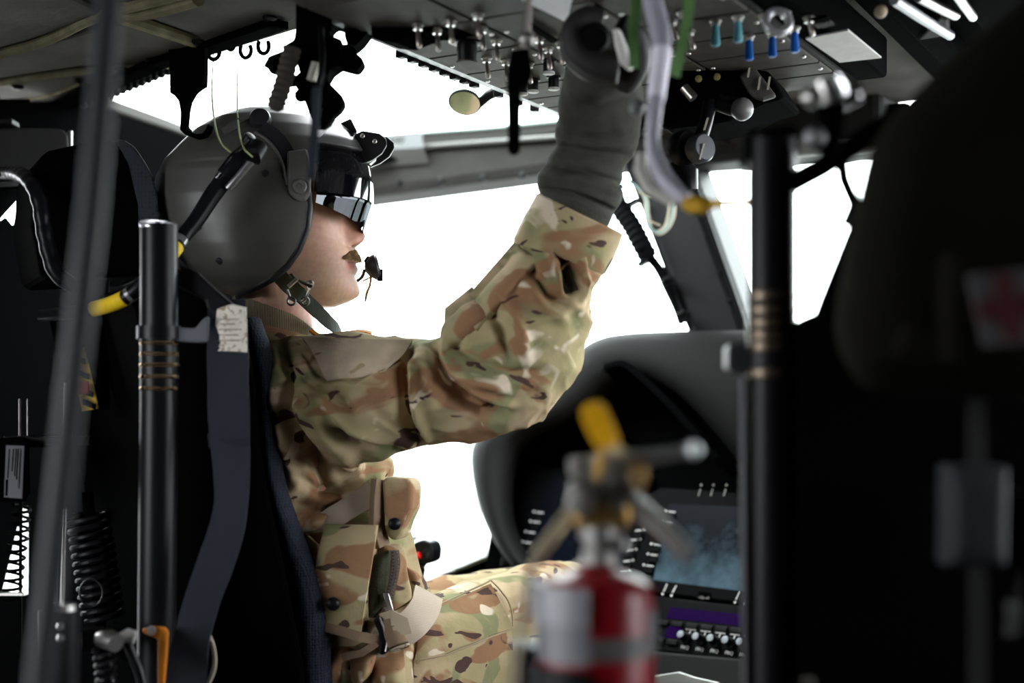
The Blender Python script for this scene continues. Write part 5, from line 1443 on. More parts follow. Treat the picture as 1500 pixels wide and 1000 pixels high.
# map light cluster hanging from the roof above the helmet
cl_ = thing('map_light_cluster', 'cluster of black map lights and ribbed grips hanging above the helmet', 'lamp', P(455, 150, 1.8))
def zz2(pts): return [(370 + a / 3.745, b_ / 3.745) for a, b_ in pts]
mA = zz2([(235, -60), (235, 140), (225, 215), (180, 240), (175, 290), (260, 330), (270, 400), (330, 420), (400, 430), (430, 380), (475, 350), (490, 215), (440, 195), (416, 185), (425, 150), (440, 128), (460, 122), (480, 130), (500, 160), (505, 220), (560, 250), (600, 215), (640, 160), (700, 60), (700, -60)])
MB().prism([P(x, y, 1.8) for x, y in mA], (.0, .045, 0)).build('mount_block', BLACK, cl_, smooth=0, bevel=.004)
MB().prism([P(x, y, 1.79) for x, y in zz2([(500, 230), (560, 262), (575, 290), (612, 325), (600, 350), (575, 384), (520, 372), (475, 360), (440, 370)])], (0, .035, 0)).build('lamp_arm', BLACK, cl_, smooth=0, bevel=.005)
pa_ = [(428, 70), (422, 95), (414, 125), (405, 152), (402, 162)]
MB().tube(catmull([list(P(x, y, 1.77)) + [0, 0] for x, y in pa_], 50)[:, :3], [.0112 * (1 + .07 * math.sin(k * 1.25)) * (1 if k < 46 else (1 - (k - 45) * .12)) for k in range(50)], 18).build('ribbed_grip', mat('brown_black_rubber', (.03, .025, .02), .7), cl_, label='ribbed dark grip')
for x, y, r in ((404, 98, 12), (456, 96, 20), (466, 118, 15), (478, 146, 19), (492, 152, 12), (468, 168, 13), (447, 120, 16), (441, 140, 10), (428, 118, 10)):
    MB().ball(P(x, y, 1.80), r / FPX * 1.8, 14).build('lamp_housing', BLACK, cl_)
MB().prism([P(x, y, 1.795) for x, y in zz2([(270, 520), (300, 600), (320, 650), (330, 690), (390, 690), (420, 670), (445, 630), (480, 600), (505, 560), (490, 520), (450, 480), (400, 430), (300, 420)])], (0, .03, 0)).build('lamp_bracket', BLACK, cl_, smooth=0, bevel=.005)
MB().tube([P(463, 92, 1.765), P(456, 118, 1.765)], .006, 12).build('lamp_clip', mat('dull_clip', (.4, .39, .34), .4, .5), cl_)
MB().tube([P(389 + 3, 100, 1.8), P(398, 88, 1.8), P(420, 80, 1.8)], .006, 10).build('lamp_lead', RUBBER, cl_)
sb_ = MB().ribbon([P(464, 128, 1.55), P(462, 170, 1.55), P(459, 215, 1.55), P(456, 262, 1.55)], .0045, Vector((0, -1, 0)), .004).build('hanging_strap', STRAPM, smooth=30)
tag(sb_, 'narrow slate strap hanging in front of the helmet visor', 'strap')
sb2 = MB().tube([P(466, 128, 1.56), P(470, 110, 1.62), P(472, 80, 1.7), P(470, 40, 1.78)], .004, 8).build('strap_cord', RUBBER, sb_)
# dark beam at the top between lamp cluster and console
bmq = zz2([(640, -80), (640, 215), (760, 225), (900, 172), (1100, 150), (1330, 118), (1330, -80)])
bmo = MB().prism([P(x, y, 1.78) for x, y in bmq], (.03, .05, 0)).build('trim_7', BLACK, smooth=0, bevel=.005); struct(bmo, 'black cross beam at the top behind the lamp cluster')

# dark release lever hanging beside the grip
rl = thing('release_lever', 'black release lever hanging over the overhead window, out of focus', 'lever', P(757, 224, 1.5))
MB().prism([P(x, y, 1.5) for x, y in [(748, 72), (775, 68), (780, 100), (776, 122), (764, 128), (763, 160), (762, 222), (752, 226), (744, 222), (743, 160), (742, 110)]], (0, .012, 0)).build('lever', BLACK, rl, smooth=0, bevel=.003)
MB().tube([P(766, 76, 1.505), P(772, 40, 1.505), P(775, -10, 1.505)], .004, 8).build('lever_rod', BRZ, rl)
MB().ball(P(772, 58, 1.505), .009, 12).build('lever_pivot', mat('dull_pivot', (.3, .29, .28), .4, .7), rl)

# placard on the header beam
hp_ = thing('hand_hold_placard', 'pale folded placard reading HAND HOLD on the header beam', 'placard', WS(590, 240, -.15))
PLM = mat('pale_placard_metal', (.125, .128, .132), .6, spec=.15)
MB().prism([WS(540, 201, -.149), WS(566, 197, -.149), WS(612, 193, -.149), WS(617, 196, -.149), WS(620, 216, -.149), WS(540, 221, -.149)], WS_N * .002).build('upper_plate', PLM, hp_, smooth=0)
MB().prism([WS(536, 221, -.1495), WS(620, 216, -.1495), WS(627, 239, -.1285), WS(536, 247, -.1285)], WS_N * .002 + Z * .0005).build('lower_plate', mat('placard_lower', (.072, .068, .065), .6, spec=.15), hp_, smooth=0)
SINK = mat('stencil_ink', (.012, .012, .012), .8, spec=.1)
tdir = (WS(620, 216, 0) - WS(536, 222, 0)).normalized()
text('HAND', 'lettering', SINK, hp_, WS(577, 206, -.1497), tdir, Z, .0195)
text('HOLD', 'lettering', SINK, hp_, WS(580, 233, -.1365), tdir, (WS(580, 223, -.15) - WS(580, 243, -.13)), .0195)

# wiring on the sloping post
cd = thing('wire_conduit', 'black corrugated wire conduit running down the sloping post', 'conduit', WS(1000, 485, -.1))
pth2 = catmull([list(WS(x, y, o_)) + [0, 0] for x, y, o_ in [(885, 262, -.12), (905, 300, -.12), (925, 330, -.12), (940, 358, -.12), (950, 378, -.11)]], 60)[:, :3]
MB().tube(pth2, [.020 * (1 + .08 * math.sin(k * 1.5)) for k in range(60)], 18).build('corrugated_sleeve', RUBBER, cd)
pth3 = catmull([list(WS(x, y, o_)) + [0, 0] for x, y, o_ in [(948, 372, -.1), (966, 395, -.1), (980, 425, -.09), (993, 452, -.085), (1000, 474, -.08)]], 40)[:, :3]
MB().tube(pth3, .010, 12).build('conduit', RUBBER, cd)
for x, y in ((928, 297), (942, 385), (978, 410), (1000, 460), (906, 275)):
    MB().box(WS(x, y, -.12), .011, .012, .005, (Vector((.8, -.3, .4)).normalized(), Vector((.3, .9, 0)).normalized(), Vector((-.4, 0, .8)).normalized())).build('cable_tie', BLACKG, cd, bevel=.002)
MB().tube([WS(1000, 460, -.1), WS(999, 476, -.1)], .002, 6).build('tie_tail', RUBBER, cd)
wb_ = thing('wire_bundle', 'bundle of cream wires looped beside the sloping post', 'wires', P(960, 345, 2.6))
CREAM = mat('cream_wire', (.62, .55, .43), .5)
for k in range(7):
    o1, o2 = random.uniform(-4, 4), random.uniform(-3, 3)
    pw = catmull([list(P(x + o1 * f_, y + o2 * f_, 2.62 + .006 * k)) + [0, 0] for x, y, f_ in [(915, 262, .5), (932, 272, .6), (946, 290, .8), (948, 312, 1), (952, 332, 1), (964, 341, 1), (977, 333, 1.2), (984, 316, 1.6), (986, 298, 1.6)]], 40)[:, :3]
    MB().tube(pw, .0017, 6).build('wire', CREAM if k else mat('teal_wire', (.25, .5, .55), .5), wb_)
for x, y in ((943, 283), (957, 325)):
    MB().tube([P(x - 8, y - 2, 2.60), P(x + 10, y + 5, 2.60)], .002, 6).build('wire_tie', CREAM, wb_)
# ================================================================== INSTRUMENT PANEL AND GLARESHIELD
pa_ang = math.radians(42)
PF = Vector((math.sin(pa_ang), math.cos(pa_ang), 0)); PR = Vector((math.cos(pa_ang), -math.sin(pa_ang), 0))
PU = (Z + PF * .52).normalized(); PN = PR.cross(PU)
if PN.y > 0: PN = -PN                      # out of the panel, towards the crew
P0 = P(960, 850, 2.55)
def PP(px, py, off=0.0): return on_plane(px, py, P0 + PN * off, PN)
GS = mat('glareshield_skin', (.006, .0057, .0055), .7, spec=.08, bump=.25, bscale=300)
gla = thing('glareshield', 'dark grey curved glareshield hood over the instrument panel', 'hood', PP(900, 900, -.05))
outer = [(1420, 484), (1250, 484), (1095, 485), (1000, 486), (930, 488), (892, 492), (866, 500), (848, 514), (832, 536), (812, 562), (782, 590), (740, 616), (705, 634), (693, 648), (690, 668), (694, 706), (706, 752), (724, 792), (748, 826), (776, 850)]
inner = [(1420, 700), (1250, 660), (1095, 690), (1055, 640), (1010, 590), (968, 560), (940, 548), (918, 552), (896, 566), (880, 584), (860, 604), (826, 622), (792, 634), (770, 648), (758, 668), (752, 700), (750, 730), (752, 766), (764, 800), (784, 830)]
def rs(pts, n):
    q = np.array(pts, float); L = np.concatenate([[0], np.cumsum(np.linalg.norm(np.diff(q, axis=0), axis=1))])
    s = np.linspace(0, L[-1], n); return np.stack([np.interp(s, L, q[:, 0]), np.interp(s, L, q[:, 1])], 1)
O_, I_ = rs(outer, 90), rs(inner, 90)
for _ in range(2):
    O_[1:-1] = (O_[:-2] + 2 * O_[1:-1] + O_[2:]) / 4; I_[1:-1] = (I_[:-2] + 2 * I_[1:-1] + I_[2:]) / 4
prof = [(0.0, -.02), (.0, .06), (.03, .085), (.10, .10), (.25, .108), (.5, .105), (.8, .09), (1.0, .07), (1.0, .0)]
G = []
for t, off in prof:
    G.append([list(PP(*(O_[i] * (1 - t) + I_[i] * t), off)) for i in range(90)])
G = np.array(G)
mbg = MB()
for a in range(len(prof) - 1):
    b0 = len(mbg.v)
    mbg.v.extend([tuple(p) for p in G[a]]); mbg.v.extend([tuple(p) for p in G[a + 1]])
    mbg.f.extend([(b0 + i, b0 + i + 1, b0 + 90 + i + 1, b0 + 90 + i) for i in range(89)])
import bmesh as _bm
hood = MB(); hood.v = [tuple(p) for p in G.reshape(-1, 3)]; hood.f = [(a * 90 + i, a * 90 + i + 1, (a + 1) * 90 + i + 1, (a + 1) * 90 + i) for a in range(len(prof) - 1) for i in range(89)]
ho_ = hood.build('hood', GS, gla, smooth=180)
sd_ = ho_.modifiers.new('thick', 'SOLIDIFY'); sd_.thickness = .004; sd_.offset = 0
# top of the hood running forward to the windscreen
top = [PP(*O_[i], -.02) for i in range(0, 90, 3)]
fw = [Vector((p.x + .22 * WS_N.x, p.y + .16, p.z - .05)) for p in top]
tm = MB().rings([[list(p) for p in top], [list(p) for p in fw]], False)
tm.f = tm.f[:-1] if False else [f for f in tm.f]
tmo = MB(); n_ = len(top); tmo.v = [tuple(p) for p in top] + [tuple(p) for p in fw]; tmo.f = [(i, i + 1, n_ + i + 1, n_ + i) for i in range(n_ - 1)]
to_ = tmo.build('hood_top', GS, gla, smooth=180); s2 = to_.modifiers.new('thick', 'SOLIDIFY'); s2.thickness = .006; s2.offset = 0
# second inner brow, the dark arch between the two display bays
br_pts = [(905, 556), (930, 550), (955, 566), (985, 594), (1015, 626), (1045, 660), (1070, 690)]
ar = [PP(x, y, .075) for x, y in br_pts]
MB().ribbon(catmull([list(p) + [0, 0] for p in ar], 30)[:, :3], [.05] * 30, PU, .012).build('inner_brow', BLACK, gla, smooth=30)
# instrument panel behind it
ip = thing('instrument_panel', 'black instrument panel with two dim displays under the glareshield', 'panel', PP(960, 1040, 0))
ipq = [PP(745, 640, -.012), PP(760, 600, -.012), PP(900, 545, -.012), PP(1420, 560, -.012), PP(1420, 980, -.012), PP(690, 980, -.012), PP(715, 800, -.012)]
MB().prism(ipq, -PN * .03).build('panel_board', BLACK, ip, smooth=0)
def prect(quad, off0, off1, nm, m, par, bev=0, lab=None):
    return MB().prism([PP(x, y, off0) for x, y in quad], PN * (off1 - off0)).build(nm, m, par, smooth=0, bevel=bev, label=lab)
# display materials: dark glass screens, faint glow painted in as reflected clouds
def screen(name, c0, c1, e, sc):
    m = bpy.data.materials.new(name); m.use_nodes = True
    nt = m.node_tree; b = nt.nodes['Principled BSDF']; b.inputs['Base Color'].default_value = (.0008, .001, .0015, 1); b.inputs['Roughness'].default_value = .3; b.inputs['Specular IOR Level'].default_value = .03
    tc = nt.nodes.new('ShaderNodeTexCoord'); nz = nt.nodes.new('ShaderNodeTexNoise'); nz.inputs['Scale'].default_value = sc; nz.inputs['Detail'].default_value = 8; nz.inputs['Roughness'].default_value = .65
    nt.links.new(tc.outputs['Object'], nz.inputs['Vector'])
    sx = nt.nodes.new('ShaderNodeSeparateXYZ'); nt.links.new(tc.outputs['Object'], sx.inputs[0])
    ad = nt.nodes.new('ShaderNodeMath'); ad.operation = 'MULTIPLY_ADD'; ad.inputs[1].default_value = -5.0; ad.inputs[2].default_value = .40; nt.links.new(sx.outputs['Z'], ad.inputs[0])
    a2 = nt.nodes.new('ShaderNodeMath'); a2.operation = 'ADD'; nt.links.new(ad.outputs[0], a2.inputs[0]); nt.links.new(nz.outputs['Fac'], a2.inputs[1])
    rp = nt.nodes.new('ShaderNodeValToRGB'); rp.color_ramp.elements[0].position = .42; rp.color_ramp.elements[0].color = (*c0, 1); rp.color_ramp.elements[1].position = .95; rp.color_ramp.elements[1].color = (*c1, 1)
    nt.links.new(a2.outputs[0], rp.inputs['Fac']); nt.links.new(rp.outputs['Color'], b.inputs['Emission Color']); b.inputs['Emission Strength'].default_value = e
    return m
S1 = screen('cloud_reflection_screen', (.002, .004, .008), (.085, .15, .19), 1.0, 22)
S2 = screen('dim_screen', (.001, .0015, .004), (.004, .006, .014), 1.0, 20)
PURP = mat('violet_display', (.0008, .0004, .0016), .4, spec=.02, emit=(.013, .001, .048), estr=1.0)
BEZ = mat('display_bezel', (.0016, .0016, .002), .55, spec=.03)
TICK = mat('white_marking', (.75, .75, .75), .6)
mf = prect([(948, 738), (978, 722), (1240, 738), (1215, 906), (930, 870), (905, 868)], -.012, .012, 'display_unit', BEZ, ip, .003, 'multifunction display with a painted blue cloud reflection')
prect([(980, 738), (1130, 744), (1108, 868), (957, 849)], .012, .0125, 'screen', S1, mf, 0, 'dark screen with a painted blue cloud reflection')
m2 = prect([(786, 690), (960, 700), (928, 850), (742, 836)], -.012, .012, 'display_unit', BEZ, ip, .003, 'multifunction display with a dark screen')
prect([(806, 700), (938, 706), (908, 836), (764, 824)], .012, .0125, 'screen', S2, m2, 0, 'dark screen')
m3 = prect([(1240, 744), (1500, 770), (1480, 930), (1220, 906)], -.012, .012, 'display_unit', BEZ, ip, .003)
prect([(1262, 752), (1480, 774), (1462, 916), (1244, 896)], .012, .0125, 'screen', S2, m3)
def ticks(lst, par, flip=False):
    for x, y in lst:
        a, b_ = ((x - 4, 1.2), (x + 8, 1.2))
        k = -1 if flip else 1
        c = PP(x - 6 * k, y - 1, .0135)
        MB().lathe(c, PN, [(-.001, .0022), (.0006, .0022), (.0006, 0)], 8).build('marking_dot', TICK, par, smooth=0)
        p0, p1 = PP(x - 2 * k, y, .0128), PP(x + 8 * k, y + 1, .0128)
        d_ = (p1 - p0).normalized()
        MB().box((p0 + p1) / 2, (p1 - p0).length / 2, .0011, .0007, (d_, PN.cross(d_), PN)).build('marking_line', TICK, par, smooth=0)
        bt = PP(x + 2 * k, y + 8, .014)
        MB().box(bt, .0085, .0055, .003, (PR, PU, PN)).build('bezel_key', RUBBER, par, smooth=0, bevel=.001)
ticks([(981, 749), (976, 765), (960, 797), (955, 812), (949, 828)], mf)
ticks([(938, 776), (932, 790), (926, 805), (921, 821), (916, 837)], m2, True)
ticks([(788, 750), (783, 764), (776, 779), (771, 794), (765, 808), (757, 822)], m2)
def slashes(lst, par, off=.0128):
    for x0, y0, x1, y1 in lst:
        p0, p1 = PP(x0, y0, off), PP(x1, y1, off); d_ = (p1 - p0).normalized()
        MB().box((p0 + p1) / 2, (p1 - p0).length / 2, .001, .0007, (d_, PN.cross(d_), PN)).build('marking_line', TICK, par, smooth=0)
        MB().lathe(PP(x0 - 1.5, y0 + 4, off + .0005), PN, [(-.001, .0023), (.0006, .0023), (.0006, 0)], 8).build('marking_dot', TICK, par, smooth=0)
slashes([(972, 866, 977, 855), (985, 868, 991, 857), (1078, 878, 1084, 866), (1093, 880, 1099, 868)], mf)
GTK = mat('dim_marking', (.25, .25, .24), .6)
for x in (1023, 1041, 1060):
    p0, p1 = PP(x, 726, .0128), PP(x + 3, 716, .0128); d_ = (p1 - p0).normalized()
    MB().box((p0 + p1) / 2, (p1 - p0).length / 2, .001, .0007, (d_, PN.cross(d_), PN)).build('marking_line', GTK, mf, smooth=0)
    MB().lathe(PP(x + 4, 710, .0128), PN, [(-.001, .0022), (.0006, .0022), (.0006, 0)], 8).build('marking_dot', GTK, mf, smooth=0)
prect([(1024, 866), (1042, 868), (1041, 874), (1023, 872)], .012, .0135, 'bezel_slot', BLACK, mf)
text('chlp off', 'lettering', GTK, mf, PP(1031, 875, .0128), PR, PU, .0075)
# radio panel: violet displays, keys, row of knobs
rd = prect([(952, 878), (1240, 912), (1226, 992), (920, 952)], -.012, .012, 'radio_unit', mat('radio_face', (.004, .004, .0045), .55, spec=.05), ip, .002, 'radio panel with violet displays and a row of knobs')
prect([(982, 889), (1032, 894), (1027, 910), (976, 905)], .012, .0126, 'radio_display', PURP, rd, 0, 'violet display')
prect([(1033, 894), (1100, 901), (1096, 918), (1028, 910)], .012, .0126, 'radio_display', PURP, rd, 0, 'violet display')
prect([(978, 917), (998, 919), (993, 935), (974, 933)], .012, .0126, 'radio_display', PURP, rd, 0, 'violet display')
for k in range(7):
    x = 962 + k * 21.5; y = 909 + k * 2.2
    c = PP(x + 9, y + 3.5, .0135); MB().box(c, .0115, .0042, .003, (PR, PU, PN)).build('radio_key', BLACKG, rd, smooth=0, bevel=.001)
for x, y in ((966, 938), (985, 941)):
    MB().box(PP(x, y, .0135), .0105, .0045, .003, (PR, PU, PN)).build('radio_key', BLACKG, rd, smooth=0, bevel=.001)
KT = mat('knob_top', (.34, .36, .40), .4, spec=.4)
for k in range(6):
    x, y = 1000 + k * 21.6, 929 + k * 2.7
    c = PP(x + 6, y + 6, .012)
    MB().lathe(c, PN, [(0, .0098), (.006, .0098), (.007, .0078), (.020, .0072), (.021, .0066), (.021, 0)], 18).build('radio_knob', BLACKG, rd)
    MB().lathe(c + PN * .021, PN, [(0, .0064), (.001, .0064), (.0014, .0056), (.0014, 0)], 18).build('knob_cap', KT, rd)
    tx, ty = 1012 + k * 21.6, 921 + k * 2.5
    for (a, b_) in (((tx - 7, ty), (tx + 7, ty + 1.4)), ((tx, ty + 1), (tx - 2, ty + 7))):
        p0, p1 = PP(*a, .0126), PP(*b_, .0126); d_ = (p1 - p0).normalized()
        MB().box((p0 + p1) / 2, (p1 - p0).length / 2, .0009, .0006, (d_, PN.cross(d_), PN)).build('marking_line', TICK, rd, smooth=0)
    text('FRQ', 'lettering', TICK, rd, PP(x + 3, y + 19, .0126), PR, PU, .0085)
# lower console in front of the panel
lc = MB().prism([PP(962, 968, .0), PP(1300, 1000, 0), PP(1300, 1180, 0), PP(962, 1180, 0)], PN * .06).build('lower_console', mat('lower_console', (.012, .0115, .0115), .6, spec=.1), smooth=0, bevel=.006)
tag(lc, 'dark lower console below the radio panel', 'console')
MB().prism([PP(962, 992, .06), PP(1000, 986, .06), PP(1024, 994, .06), PP(1060, 1002, .06), PP(1060, 1040, .06), PP(960, 1040, .06)], PN * .012).build('fitting_block', mat('fitting_metal', (.2, .2, .19), .4, .7), lc, smooth=0, bevel=.003)
# cyclic grip with red button, seen past the vest
cy = thing('cyclic_grip', 'black control grip with a red button beyond the vest pouches', 'control', P(618, 850, 2.6))
MB().prism([P(x + 12, y, 2.6) for x, y in [(592, 795), (606, 789), (620, 795), (623, 806), (622, 822), (612, 828), (603, 826), (598, 836), (588, 840), (584, 815)]], (.015, .05, 0)).build('grip_head', SATIN, cy, smooth=0, bevel=.006, seg=3)
MB().lathe(P(612, 814, 2.598), Vector((0, -1, .1)), [(-.002, .0068), (.003, .0068), (.005, .005), (.0055, 0)], 18).build('trigger_button', mat('red_button', (.75, .01, .012), .35), cy, label='red button')
MB().lathe(P(623, 811, 2.598), Vector((.5, -1, .2)), [(-.006, .009), (.004, .008), (.010, .0095), (.012, .006), (.012, 0)], 14).build('hat_switch', BLACKG, cy)
MB().tube([P(608, 792, 2.61), P(604, 786, 2.61)], .008, 10).build('grip_switch', mat('grey_switch', (.4, .4, .4), .4), cy)
MB().tube([P(612, 830, 2.63), P(602, 880, 2.63), P(600, 1000, 2.63), P(604, 1400, 2.63)], [.016, .015, .012, .012], 14).build('grip_stick', BLACKG, cy)

# ================================================================== FOREGROUND
# grey pole at the left
pm = mat('blue_grey_tube', (.024, .026, .033), .5, spec=.12)
gp = MB().tube([P(165, -60, .98), P(135, 300, .965), P(98, 640, .95), P(50, 1080, .94)], [19 / FPX * .97] * 4, 24).build('grey_pole', pm)
tag(gp, 'blurred blue grey pole leaning in the foreground at the left', 'pole')

# fire extinguisher
ex = thing('fire_extinguisher', 'red fire extinguisher with steel valve and yellow tag in the foreground', 'extinguisher', (P(872, 620, 1.1).x, 1.1, .12))
ED = 1.10
ec = P(872, 620, ED); er = .0455
def eh(py): return CZ + (HOR - py) / FPX * ED
RED = mat('red_enamel', (.17, .004, .008), .3, spec=.3, coat=.04)
zb = .2
prof = [(zb, er * .6), (zb + .006, er * .9), (zb + .02, er), (eh(872), er), (eh(862), er * .985), (eh(852), er * .9), (eh(844), er * .72), (eh(838), er * .5), (eh(834), er * .38), (eh(825), er * .34)]
MB().lathe((ec.x, ED, 0), Z, prof, 64).build('bottle', RED, ex)
def arc_sheet(z0, z1, a0, a1, r, th, nm, m, lab=None, bev=0):
    A, B_ = [], []
    for z in np.linspace(z0, z1, 6):
        ra = np.linspace(math.radians(a0), math.radians(a1), 40)
        A.append([[ec.x + r * math.cos(a), ED + r * math.sin(a), z] for a in ra])
        B_.append([[ec.x + (r - th) * math.cos(a), ED + (r - th) * math.sin(a), z] for a in ra])
    return MB().sheet(np.array(A), np.array(B_)).build(nm, m, ex, smooth=50, label=lab, bevel=bev)
LBG = mat('pale_grey_label', (.14, .14, .155), .45, spec=.4)
arc_sheet(eh(962), eh(905), 172, 261, er * 1.012, .0008, 'label', LBG, 'pale grey label')
arc_sheet(eh(905), eh(852), 150, 261, er * 1.10, .004, 'bracket_clamp', mat('grey_clamp', (.2, .2, .22), .4, spec=.5), 'grey clamp')
arc_sheet(eh(955), eh(923), 262, 380, er * 1.03, .002, 'strap_band', mat('dark_grey_band', (.075, .072, .072), .5), 'dark grey band')
arc_sheet(eh(1010), eh(968), 150, 262, er * 1.16, .006, 'bracket_clamp', BLACKG)
arc_sheet(eh(925), eh(890), 325, 380, er * 1.02, .001, 'label', LBG, 'pale grey label')
MB().box((ec.x - er * 1.15, ED + .02, eh(985)), .012, .02, .02).build('bracket_latch', BLACKG, ex, bevel=.003)
VAL = mat('valve_metal', (.3, .29, .28), .5, .8)
BRS = mat('brass', (.42, .26, .09), .38, .85, var=.3, vscale=60)
vx = P(878, 620, ED)
MB().lathe((vx.x, ED, 0), Z, [(eh(842), .0095), (eh(836), .0135), (eh(806), .0135), (eh(802), .0115), (eh(792), .0115), (eh(788), .016), (eh(770), .016)], 28).build('neck', VAL, ex)
MB().box((vx.x + .002, ED, eh(755)), .021, .014, .0105).build('valve_body', BRS, ex, bevel=.004)
MB().box((vx.x + .003, ED, eh(722)), .026, .013, .010).build('valve_head', mat('dark_valve', (.12, .11, .10), .4, .8), ex, bevel=.004)
MB().lathe(P(852, 735, ED - .012), Vector((-.25, -1, .05)), [(-.012, .006), (-.006, .010), (.002, .0115), (.005, .0105), (.006, .004), (.006, 0)], 24).build('gauge', STEEL, ex)
MB().lathe(P(905, 738, ED - .012), Vector((.1, -1, .05)), [(-.006, .005), (.003, .006), (.004, 0)], 16).build('valve_nut', STEEL, ex)
MB().lathe(P(906, 798, ED - .012), Vector((.2, -1, .1)), [(-.008, .004), (.003, .0065), (.005, 0)], 14).build('valve_nut', STEEL, ex)
def bar(pts, w0, w1, nm, m, dpt=ED, th=.014):
    pp = [P(x, y, d_) for x, y, d_ in pts]
    return MB().tube(catmull([list(p) + [0, 0] for p in pp], 14)[:, :3], np.linspace(w0, w1, 14), 14).build(nm, m, ex)
bar([(834, 684, ED), (900, 676, ED - .005), (960, 668, ED - .01), (1016, 659, ED - .015)], .0075, .0058, 'top_lever', mat('lever_steel', (.34, .33, .33), .35, .8))
MB().ball(P(1017, 659, ED - .016), .0068, 16).build('lever_tip', mat('lever_tip', (.75, .8, .8), .25, .4), ex)
MB().prism([P(x, y, ED - .012) for x, y in [(836, 672), (905, 662), (930, 668), (928, 700), (900, 712), (850, 706), (834, 694)]], (0, .024, 0)).build('lever_hinge', VAL, ex, smooth=0, bevel=.003)
bar([(915, 728, ED), (945, 752, ED - .005), (985, 788, ED - .012), (1010, 815, ED - .015)], .0088, .0068, 'carry_handle', mat('handle_steel', (.40, .385, .36), .38, .75))
bar([(836, 752, ED), (812, 782, ED - .01), (786, 816, ED - .015)], .0058, .0052, 'nozzle_pipe', mat('pale_brass', (.45, .38, .24), .4, .8))
bar([(786, 816, ED - .015), (772, 850, ED - .02), (768, 890, ED - .02), (764, 935, ED - .02), (758, 1010, ED - .02)], .0028, .0026, 'hose_lead', mat('beige_lead', (.33, .28, .2), .6))
# safety pin ring and yellow tag
tagq = [(850, 601), (858, 593), (876, 588), (884, 592), (893, 612), (905, 640), (907, 652), (902, 660), (888, 664), (877, 662), (866, 645), (852, 615)]
MB().prism([P(x, y, ED - .02) for x, y in tagq], (.001, .003, .001)).build('safety_tag', mat('yellow_tag', (.95, .5, .008), .45), ex, smooth=0, bevel=.001, label='yellow plastic safety tag')
bar([(885, 655, ED - .02), (880, 672, ED - .02), (875, 700, ED - .02)], .0035, .003, 'tag_loop', mat('tag_loop', (.5, .3, .05), .5))
rgp = [P(936 + 9 * math.cos(a), 695 + 20 * math.sin(a), ED - .012) for a in np.linspace(0, 2 * math.pi, 24)]
MB().tube(rgp, .0024, 8).build('pin_ring', BRS, ex)
MB().tube([P(895, 652, ED - .022), P(915, 664, ED - .022)], .0035, 8).build('tag_clip', mat('tag_clip', (.6, .5, .25), .5), ex)
# bracket that carries the bottle down to the floor
MB().box((ec.x, ED + er + .012, .37), .02, .006, .37).build('mount_plate', BLACK, ex, bevel=.002)
MB().box((ec.x, ED + .02, .19), .03, .04, .01).build('mount_foot', BLACK, ex)

# right hand seat: tube with rings, dark frame
rs_ = thing('crew_seat', 'black seat frame with ringed tube in the right foreground', 'seat', (P(1130, 620, 1.3).x, 1.3, 0))
RD = 1.3
def tubep(x): return [P(x, 205, RD), P(x, 600, RD), P(x, 1120, RD)]
MB().tube(tubep(1131), 35 / FPX * RD, 40).build('guide_tube', mat('dark_tube', (.004, .004, .005), .4, spec=.12), rs_)
for y in (434, 455, 474, 492, 508, 547):
    MB().tube([P(1131, y - 6, RD), P(1131, y, RD), P(1131, y + 6, RD)], [35.2 / FPX * RD, 36.8 / FPX * RD, 35.2 / FPX * RD], 40).build('ring', mat('dull_bronze', (.11, .085, .06), .35, .85), rs_)
MB().tube([P(1131, 515, RD), P(1131, 540, RD)], 37 / FPX * RD, 40).build('collar', BLACKG, rs_)
MB().prism([P(x, y, RD) for x, y in [(1066, 506), (1080, 500), (1098, 505), (1098, 545), (1082, 548), (1066, 540)]], (0, .03, 0)).build('tube_bracket', mat('bracket_dark', (.03, .032, .036), .4), rs_, smooth=0, bevel=.003)
MB().tube([P(1090, 553, RD - .01), P(1092, 800, RD - .01), P(1094, 1100, RD - .01)], .0042, 12).build('side_rod', mat('dim_rod', (.03, .03, .034), .4, spec=.4), rs_)
# seat shell and headrest beyond the tube
sh = [(1166, 470), (1186, 468), (1196, 440), (1240, 330), (1282, 226), (1330, 170), (1420, 120), (1620, 60), (1620, 1120), (1166, 1120)]
MB().prism([P(x, y, 1.24) for x, y in sh], (.06, .10, 0)).build('seat_back', BLACK, rs_, smooth=0, bevel=.02, seg=3)
MB().prism([P(x, y, 1.29) for x, y in [(1094, 190), (1170, 180), (1176, 212), (1168, 232), (1094, 236)]], (0, .05, 0)).build('tube_head', BLACK, rs_, smooth=0, bevel=.006)
MB().tube([P(1160, 268, 1.28), P(1205, 244, 1.28), P(1262, 206, 1.27), P(1330, 160, 1.26)], .010, 14).build('frame_bar', BLACK, rs_)
MB().tube([P(1232, 225, 1.29), P(1236, 262, 1.29), P(1252, 300, 1.29), P(1240, 330, 1.29)], .006, 12).build('frame_bar', BLACK, rs_)
MB().prism([P(x, y, 1.28) for x, y in [(1166, 470), (1240, 440), (1300, 560), (1300, 1120), (1166, 1120)]], (0, .04, 0)).build('seat_shell', BLACK, rs_, smooth=0, bevel=.01)
